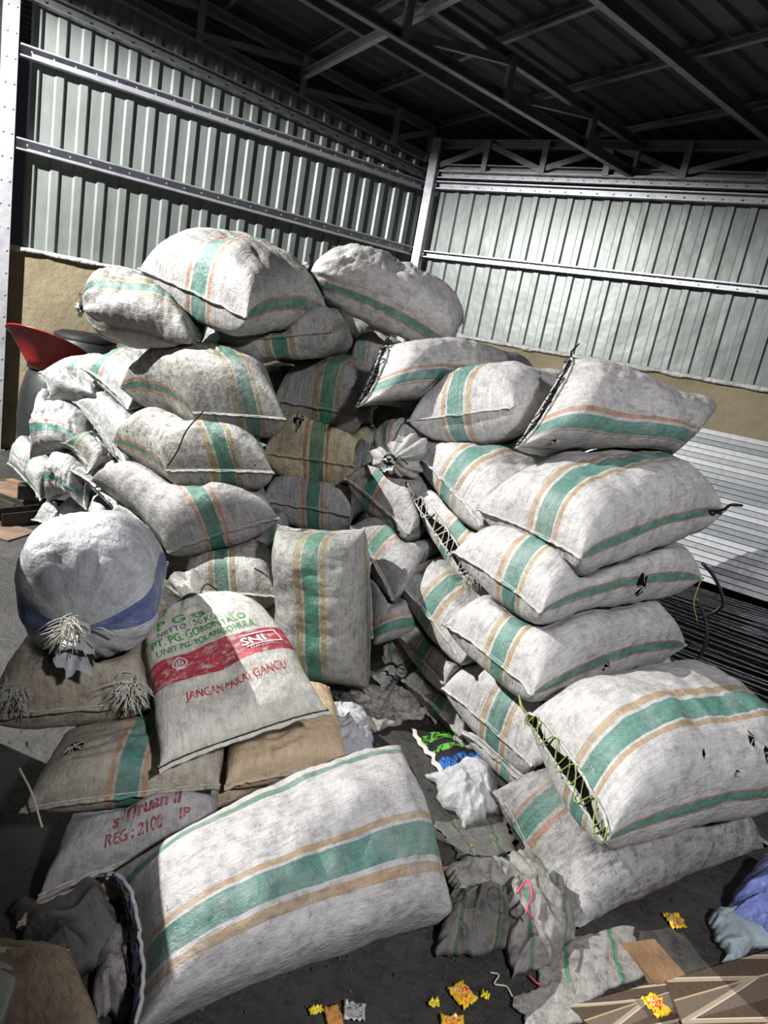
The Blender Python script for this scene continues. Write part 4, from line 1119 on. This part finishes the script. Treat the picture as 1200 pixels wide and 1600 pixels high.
# patterned boards at the lower right
def tile_mat():
    t = NT('patterned board print'); P = t.n('ShaderNodeUVMap').outputs[0]; sep = t.n('ShaderNodeSeparateXYZ'); t.l(P, sep.inputs[0])
    x, y = sep.outputs[0], sep.outputs[1]
    ph = t.math('FRACT', t.math('MULTIPLY', x, 2.6)); zig = t.math('ABSOLUTE', t.math('SUBTRACT', ph, .5))
    q = t.math('FRACT', t.math('MULTIPLY', t.math('ADD', y, t.math('MULTIPLY', zig, 1.1)), 1.6))
    half = t.math('GREATER_THAN', ph, .5)
    wood = t.ramp(t.noise(t.mapping(P, (4, 40, 1)), 3, 5), [(.3, (.055, .038, .026)), (.7, (.12, .085, .058))])
    fine = t.math('GREATER_THAN', t.math('FRACT', t.math('MULTIPLY', t.math('ADD', y, t.math('MULTIPLY', zig, 1.1)), 30)), .80)
    sel = t.math('MULTIPLY', fine, half)
    c = t.mix(sel, wood, (.40, .36, .30))
    c = t.mix(t.math('GREATER_THAN', q, .80), c, (.36, .29, .20))
    c = t.mix(t.math('GREATER_THAN', q, .955), c, (.55, .52, .46))
    edge = t.math('LESS_THAN', t.math('ABSOLUTE', t.math('SUBTRACT', ph, .5)), .02)
    c = t.mix(edge, c, (.45, .33, .19))
    t.l(c, t.b.inputs['Base Color']); t.b.inputs['Roughness'].default_value = .32
    return t.m
M['tile'] = tile_mat()
def board(a, b, c_, d, z, label):
    A_, B_, C_, D_ = (onz(*p, z) for p in (a, b, c_, d)); n = 10; V = []; F = []; uv = []
    for lay in (0, -.009):
        for j in range(n + 1):
            for i in range(n + 1):
                u, v = i / n, j / n; V.append((A_ * (1 - u) + B_ * u) * (1 - v) + (D_ * (1 - u) + C_ * u) * v + Z * lay)
    N_ = (n + 1) ** 2
    for j in range(n):
        for i in range(n):
            k_ = j * (n + 1) + i; F.append((k_, k_ + 1, k_ + n + 2, k_ + n + 1)); uv += [(i / n, j / n), ((i + 1) / n, j / n), ((i + 1) / n, (j + 1) / n), (i / n, (j + 1) / n)]
            F.append((N_ + k_ + n + 1, N_ + k_ + n + 2, N_ + k_ + 1, N_ + k_)); uv += [(.1, .1)] * 4
    rim = [(0, i) for i in range(n)] + [(j, n) for j in range(n)] + [(n, n - i) for i in range(n)] + [(n - j, 0) for j in range(n)]
    rim = [j * (n + 1) + i for j, i in rim]
    for i in range(len(rim)):
        p, q_ = rim[i], rim[(i + 1) % len(rim)]; F.append((p, N_ + p, N_ + q_, q_)); uv += [(.1, .1)] * 4
    o = mesh_obj('patterned_board', V, F, M['tile'], uvs=uv, smooth=False); tag(o, label, 'board'); return o
board((888, 1572), (1030, 1700), (1250, 1570), (1048, 1528), .020, 'brown zigzag patterned board with its corner pointing left at the bottom edge')
board((1042, 1532), (1110, 1720), (1420, 1640), (1230, 1476), .032, 'brown patterned board with white stripes at the bottom right corner')
o = litter('snack_wrapper', 'red and yellow wrapper lying on the patterned board', 1018, 1592, .055, .06, .5, 'wrap', z=.045, seed=12)

# ------------------------------------------------------------------ reinforcing bars and steel profiles on the right
M['rebar'] = plain('dark steel bar', (.20, .20, .215), .34, metal=.85, var=.2, scale=20, bump=.004, bscale=90)
rnd = random.Random(4)
protos = []
for lay in range(8):
    m = MB(); n = 22; ln = 4.6; ph = rnd.random() * 6
    P = [(ln * i / n, .06 * math.sin(i / n * 3 + ph) + .05 * noise.noise((i * .25, lay * 3, 0)), .006 * noise.noise((i * .35, lay, 5))) for i in range(n + 1)]
    m.tube(P, .0075, 6); protos.append(m)
yaws = (.0, .035, -.03, .015, -.04, .03, -.015, .045)
for lay in range(8):
    z = .012 + .029 * lay; d = 1.08 + .035 * lay; dmax = 3.25 - .20 * lay; first = None
    while d < dmax:
        a0 = (1.5 if d < 2.2 else 3.35 + (d - 2.2) * .6) + rnd.uniform(-.1, .15)
        if first is None:
            o = mesh_obj('steel_bar', protos[lay].v, protos[lay].f, M['rebar'], origin=np.zeros(3)); first = o
        else:
            o = first.copy(); COL.objects.link(o)
        ang = math.atan2(-V2[1], -V2[0]) + yaws[lay]
        # slide along its own line so that neighbours in a layer stay side by side
        ref = RW(4.0, d, z); o.location = tuple(ref + np.array([math.cos(ang), math.sin(ang), 0]) * (a0 - 4.0)); o.rotation_euler = (0, 0, ang)
        tag(o, 'thin dark ribbed steel bar in the loose heap right of the sack stack', 'steel bar', 'steel bars heaped right of the stack')
        d += rnd.choice((.055, .065, .08, .10, .13))
# bent bars looping out of the heap
for i, (pts, lab) in enumerate([
    ([at(1098, 880, 3.0), at(1118, 905, 3.05), at(1130, 940, 3.1), at(1120, 955, 3.15), at(1098, 965, 3.2)], 'bent dark bar curling out of the heap right of the stack at the pierced sack'),
    ([at(1088, 935, 2.9), at(1102, 965, 2.9), at(1104, 1000, 2.9), at(1090, 1030, 2.95), at(1065, 1045, 3.0)], 'bent dark bar hooking downward beside the fourth sack'),
    ([at(1080, 1062, 2.75), at(1150, 1075, 2.9), at(1180, 1095, 3.0), at(1190, 1125, 3.0), at(1180, 1150, 2.95)], 'bent bar looping near the right edge behind the twine-laced sack'),
    ([at(1085, 1075, 2.75), at(1140, 1082, 2.9), at(1172, 1102, 2.95), at(1182, 1130, 2.95), at(1172, 1155, 2.9)], 'inner bent bar loop near the right edge'),
]):
    string('bent_steel_bar', pts, .0075, 'rebar', lab, 'steel bar', 30)
string('yellow_twine', [at(1096, 905, 2.85), at(1088, 925, 2.84), at(1084, 945, 2.84), at(1090, 972, 2.86)], .003, 'twine', 'yellow twine end hanging off the pierced sack over the dark bars')
protos = []
for j, c_ in enumerate(((.62, .64, .65), (.45, .47, .49), (.33, .35, .37))):
    M['profile%d' % j] = metal_sheet('zinc steel profile', c_, .34, .35)
for q in range(27):
    f = q / 26; rnd2 = random.Random(q + 3)
    zc = 1.30 - 1.12 * f; dc = .16 + .66 * f
    a = RW(.8 + rnd2.uniform(-.05, .1), dc, zc); b = RW(7.0, dc, zc)
    if q < 3:
        m = MB(); m.box((3.05, 0, 0), (3.05, 0, 0), (0, .05, 0), (0, 0, .0205))
        for sy in (-1, 1):
            for sz in (-1, 1): m.box((3.05, .051 * sy, .013 * sz), (3.05, 0, 0), (0, .002, 0), (0, 0, .005))
        o = mesh_obj('steel_profile', m.v, m.f, M['profile%d' % q], origin=np.zeros(3), smooth=False); protos.append(o)
    else:
        o = protos[rnd2.choice((0, 0, 0, 1, 1, 2))].copy(); COL.objects.link(o)
    dv = b - a; o.location = tuple(a); o.rotation_euler = (-.3, -math.asin(dv[2] / np.linalg.norm(dv)), math.atan2(dv[1], dv[0]))
    tag(o, 'long bright zinc profile in the sloping stack against the right wall', 'steel profile', 'zinc profiles stacked by the right wall')

# ------------------------------------------------------------------ left background: barrels, red tray, scrap
M['blackplastic'] = plain('black plastic', (.035, .037, .04), .45, scale=6, var=.3, bump=.004, bscale=10)
M['red'] = plain('red tray', (.28, .015, .015), .35, var=.1)
def lathe(m, prof, c, n=40, ax=None):
    c = np.array(c, float); z = np.array(ax if ax is not None else (0, 0, 1.0), float); z /= np.linalg.norm(z)
    u = np.cross(z, (0, 1, 0)); u /= np.linalg.norm(u); w = np.cross(z, u); b = len(m.v)
    for r_, h in prof:
        for i in range(n):
            a = 2 * math.pi * i / n; m.v.append(tuple(c + z * h + r_ * (u * math.cos(a) + w * math.sin(a))))
    for j in range(len(prof) - 1):
        for i in range(n): m.f.append((b + j * n + i, b + j * n + (i + 1) % n, b + (j + 1) * n + (i + 1) % n, b + (j + 1) * n + i))
bc = onz(66, 735); bc = bc + np.array([.02, .1, 0])
r = empty('plastic_barrel', bc); tag(r, 'dark plastic barrel standing by the left wall under the red tray', 'barrel')
BH = .88
m = MB(); lathe(m, [(0, .0), (.20, .0), (.235, .03), (.27, .25), (.28, .45), (.265, .65), (.225, .80), (.20, .84), (.20, BH), (.17, BH), (.17, .80)], bc); mesh_obj('barrel_body', m.v, m.f, M['blackplastic'], r)
m = MB()
for z in (.845, .868, .888): lathe(m, [(.19, z), (.222, z), (.226, z + .012), (.19, z + .012)], bc)
mesh_obj('rim_ring', m.v, m.f, M['cord'], r)
b2 = onz(175, 700) + np.array([.0, .2, 0]); b2 = at(160, 640, 5.6); b2[2] = 0
r = empty('plastic_barrel', b2); tag(r, 'second black barrel, only its dark rim showing behind the small white sacks', 'barrel')
m = MB(); lathe(m, [(0, 0), (.24, 0), (.28, .3), (.285, .6), (.27, .92), (.25, .98)], b2); mesh_obj('barrel_body', m.v, m.f, M['blackplastic'], r)
m = MB(); lathe(m, [(.0, 1.0), (.22, 1.005), (.27, .985), (.27, .96), (.25, .95)], b2); mesh_obj('lid', m.v, m.f, M['cord'], r)
b3 = at(132, 560, 6.05); b3[2] = 0
r = empty('plastic_barrel', b3); tag(r, 'black barrel behind the red tray with only its round top visible', 'barrel')
m = MB(); lathe(m, [(0, 0), (.24, 0), (.27, .3), (.28, .7), (.27, 1.05), (.24, 1.12)], b3); mesh_obj('barrel_body', m.v, m.f, M['blackplastic'], r)
m = MB(); lathe(m, [(.0, 1.17), (.2, 1.16), (.255, 1.13), (.255, 1.10)], b3); mesh_obj('lid', m.v, m.f, M['cord'], r)
# red mortar tray tipped on the barrel
tc_ = at(76, 536, 5.25); ax = UP * .93 + RT * .26 + FW * .12; ax = ax / np.linalg.norm(ax)
ax = np.array(ax) ;
m = MB(); lathe(m, [(.0, -.215), (.08, -.21), (.11, -.18), (.285, .0), (.305, .0), (.305, .008), (.28, .01), (.10, -.165), (.07, -.195), (0, -.2)], tc_, ax=ax)
o = m.build('red_tray', M['red'], smooth=True); tag(o, 'shallow red tray tipped sideways on top of the dark barrel', 'tray')
# scrap iron and boards
M['iron'] = plain('greasy iron', (.07, .062, .05), .5, metal=.3, var=.3)
def block(name, label, px, py, size, rot, z=0, mat='iron', cat='scrap metal', hollow=False):
    c = onz(px, py, 0); sx, sy, sz = size; ca, sa = math.cos(rot), math.sin(rot)
    r = MB(); U_ = np.array([ca, sa, 0]); W_ = np.array([-sa, ca, 0])
    if hollow:
        r.box(c + Z * (z + .005), U_ * sx / 2, W_ * sy / 2, Z * .005)
        r.box(c + Z * (z + sz / 2) + W_ * sy / 2, U_ * sx / 2, W_ * .005, Z * sz / 2); r.box(c + Z * (z + sz / 2) - W_ * sy / 2, U_ * sx / 2, W_ * .005, Z * sz / 2)
    else: r.box(c + Z * (z + sz / 2), U_ * sx / 2, W_ * sy / 2, Z * sz / 2)
    o = r.build(name, M[mat]); md = o.modifiers.new('b', 'BEVEL'); md.width = .004; md.segments = 2
    tag(o, label, cat); return o
block('iron_block', 'square iron block on top of the scrap pieces at the left edge', 40, 800, (.11, .10, .10), .5, .10)
block('iron_channel', 'open iron channel under the square block', 38, 815, (.36, .12, .09), 1.0, .0, hollow=True)
block('iron_channel', 'iron channel pointing toward the laced white sack', 70, 800, (.26, .07, .07), .25, .02, hollow=True)
block('iron_channel', 'iron channel piece at the left edge behind the block', 8, 790, (.3, .08, .06), -.4, .0, hollow=True)
M['card'] = plain('brown cardboard', (.20, .13, .085), .85, scale=7, var=.3)
block('cardboard_sheet', 'brown cardboard sheet lying left of the teal striped white sack', 8, 765, (.55, .40, .008), .3, .0, 'card', 'cardboard')
block('cardboard_sheet', 'torn cardboard flap at the left edge in front of the scrap iron', 5, 830, (.30, .25, .008), -.2, .0, 'card', 'cardboard')
block('wood_plank', 'thin wooden plank under the teal striped white sack', 52, 778, (.38, .07, .02), -.7, .005, 'wood', 'plank')
block('wood_plank', 'thin wooden plank beside the scrap iron and barrel', 40, 760, (.35, .06, .02), -.35, .0, 'wood', 'plank')
sack('W11', 'small knotted clear bag between scrap iron and striped small sack', (52, 812, 3.9), (80, 818, 3.85), vec=(.14, 30, 0), T=.09, mat='whiteplain', wr=2, plump=2.2, name='plastic_bag', cat='bag')
# white plastic crate corner at the left edge
c = at(-34, 1560, 1.05)
r = empty('plastic_crate', (c[0], c[1], 0)); tag(r, 'white plastic crate, just its corner showing at the left edge', 'crate')
M['whiteplastic'] = plain('white plastic', (.55, .56, .50), .4, var=.1)
zt = c[2]
m = MB(); m.box((c[0], c[1], zt / 2 - .015), (.055, .012, 0), (-.02, .09, 0), Z * (zt / 2 - .02)); o = mesh_obj('crate_body', m.v, m.f, M['whiteplastic'], r, smooth=False)
m = MB(); m.box((c[0], c[1], zt), (.062, .013, 0), (-.022, .10, 0), Z * .022); o = mesh_obj('crate_rim', m.v, m.f, M['whiteplastic'], r, smooth=False)
md = o.modifiers.new('b', 'BEVEL'); md.width = .01; md.segments = 3
# long straw at the dark left edge
string('straw_stick', [at(30, 1200, 1.5), at(50, 1240, 1.47), at(66, 1293, 1.43)], .003, 'whitetwine', 'pale bent stick leaning in the shadow at the left edge', 'stick')

# unseen cabinet-shaped block, added only to shade the lower left
lc = np.array([-1.95, 1.75, 0.0]); la = math.radians(15); lu = np.array([math.cos(la), math.sin(la), 0]); lw = np.array([-math.sin(la), math.cos(la), 0])
r = empty('added_shade_block', lc); tag(r, 'added grey block left of the front heap, unseen, shading the lower left', 'shade blocker')
m = MB(); m.box(lc + Z * .79, lu * .22, lw * .50, Z * .75); m.box(lc + Z * .02, lu * .20, lw * .46, Z * .02); mesh_obj('shade_block_body', m.v, m.f, M['roof'], r, smooth=False)
for s in (-1, 1):
    m = MB(); m.box(lc + lw * s * .245 + lu * .228 + Z * .79, lu * .009, lw * .235, Z * .70); d_ = mesh_obj('door', m.v, m.f, M['roof'], r, smooth=False)  # door panel shape on the added shade block
    m = MB(); m.box(lc + lw * s * .05 + lu * .245 + Z * .65, lu * .010, lw * .008, Z * .06); mesh_obj('shade_block_handle', m.v, m.f, M['cord'], d_, smooth=False)
# frayed knots on the brown sack
def fray(key, c, n, ln, mat, seed):
    rnd = random.Random(seed); m = MB()
    for i in range(n):
        a = rnd.uniform(0, 6.28); e = rnd.uniform(.2, 1)
        d = np.array([math.cos(a) * e, -.4 - .3 * rnd.random(), -.9 + .9 * rnd.random()]); p = c + np.array([rnd.gauss(0, .012), rnd.gauss(0, .012), rnd.gauss(0, .012)])
        m.tube(spline([p, p + d * ln * .5 + Z * .01, p + d * ln + RT * rnd.gauss(0, .012)], 6), .0014, 4)
    mesh_obj('frayed_knot', m.v, m.f, M[mat], SACKS[key]['root'])
fray('F3', on_sack('F3', .80, .03, .01), 110, .075, 'whitetwine', 1)
fray('F3', on_sack('F3', -.62, .03, .01), 90, .06, 'whitetwine', 2)
fray('F2', on_sack('F2', .0, .0, .0) + FW * -.05, 60, .08, 'whitetwine', 3)
fray('M3', SACKS['M3']['V'][0][0], 60, .06, 'whitetwine', 4)

rnd = random.Random(11); m = MB()
for i in range(1500):
    p = np.array([rnd.uniform(-1.2, 1.9), rnd.uniform(1.15, 3.4), .002]); s = rnd.uniform(.002, .006) * (1 if rnd.random() < .9 else 2)
    a = rnd.random() * 3; u_ = np.array([math.cos(a), math.sin(a), 0]) * s; w_ = np.array([-math.sin(a), math.cos(a), 0]) * s * rnd.uniform(.4, 1)
    V = [p + u_, p + w_ , p - u_ * .8, p - w_, p + Z * s * .9]; m.add(V, [(0, 1, 4), (1, 2, 4), (2, 3, 4), (3, 0, 4)])
M['crumb'] = plain('charcoal crumbs', (.10, .09, .075), .9, scale=30, var=.4)
tag(m.build('charcoal_crumbs', M['crumb']), 'scattered charcoal crumbs and grit over the dark floor', 'crumbs', kind='stuff')
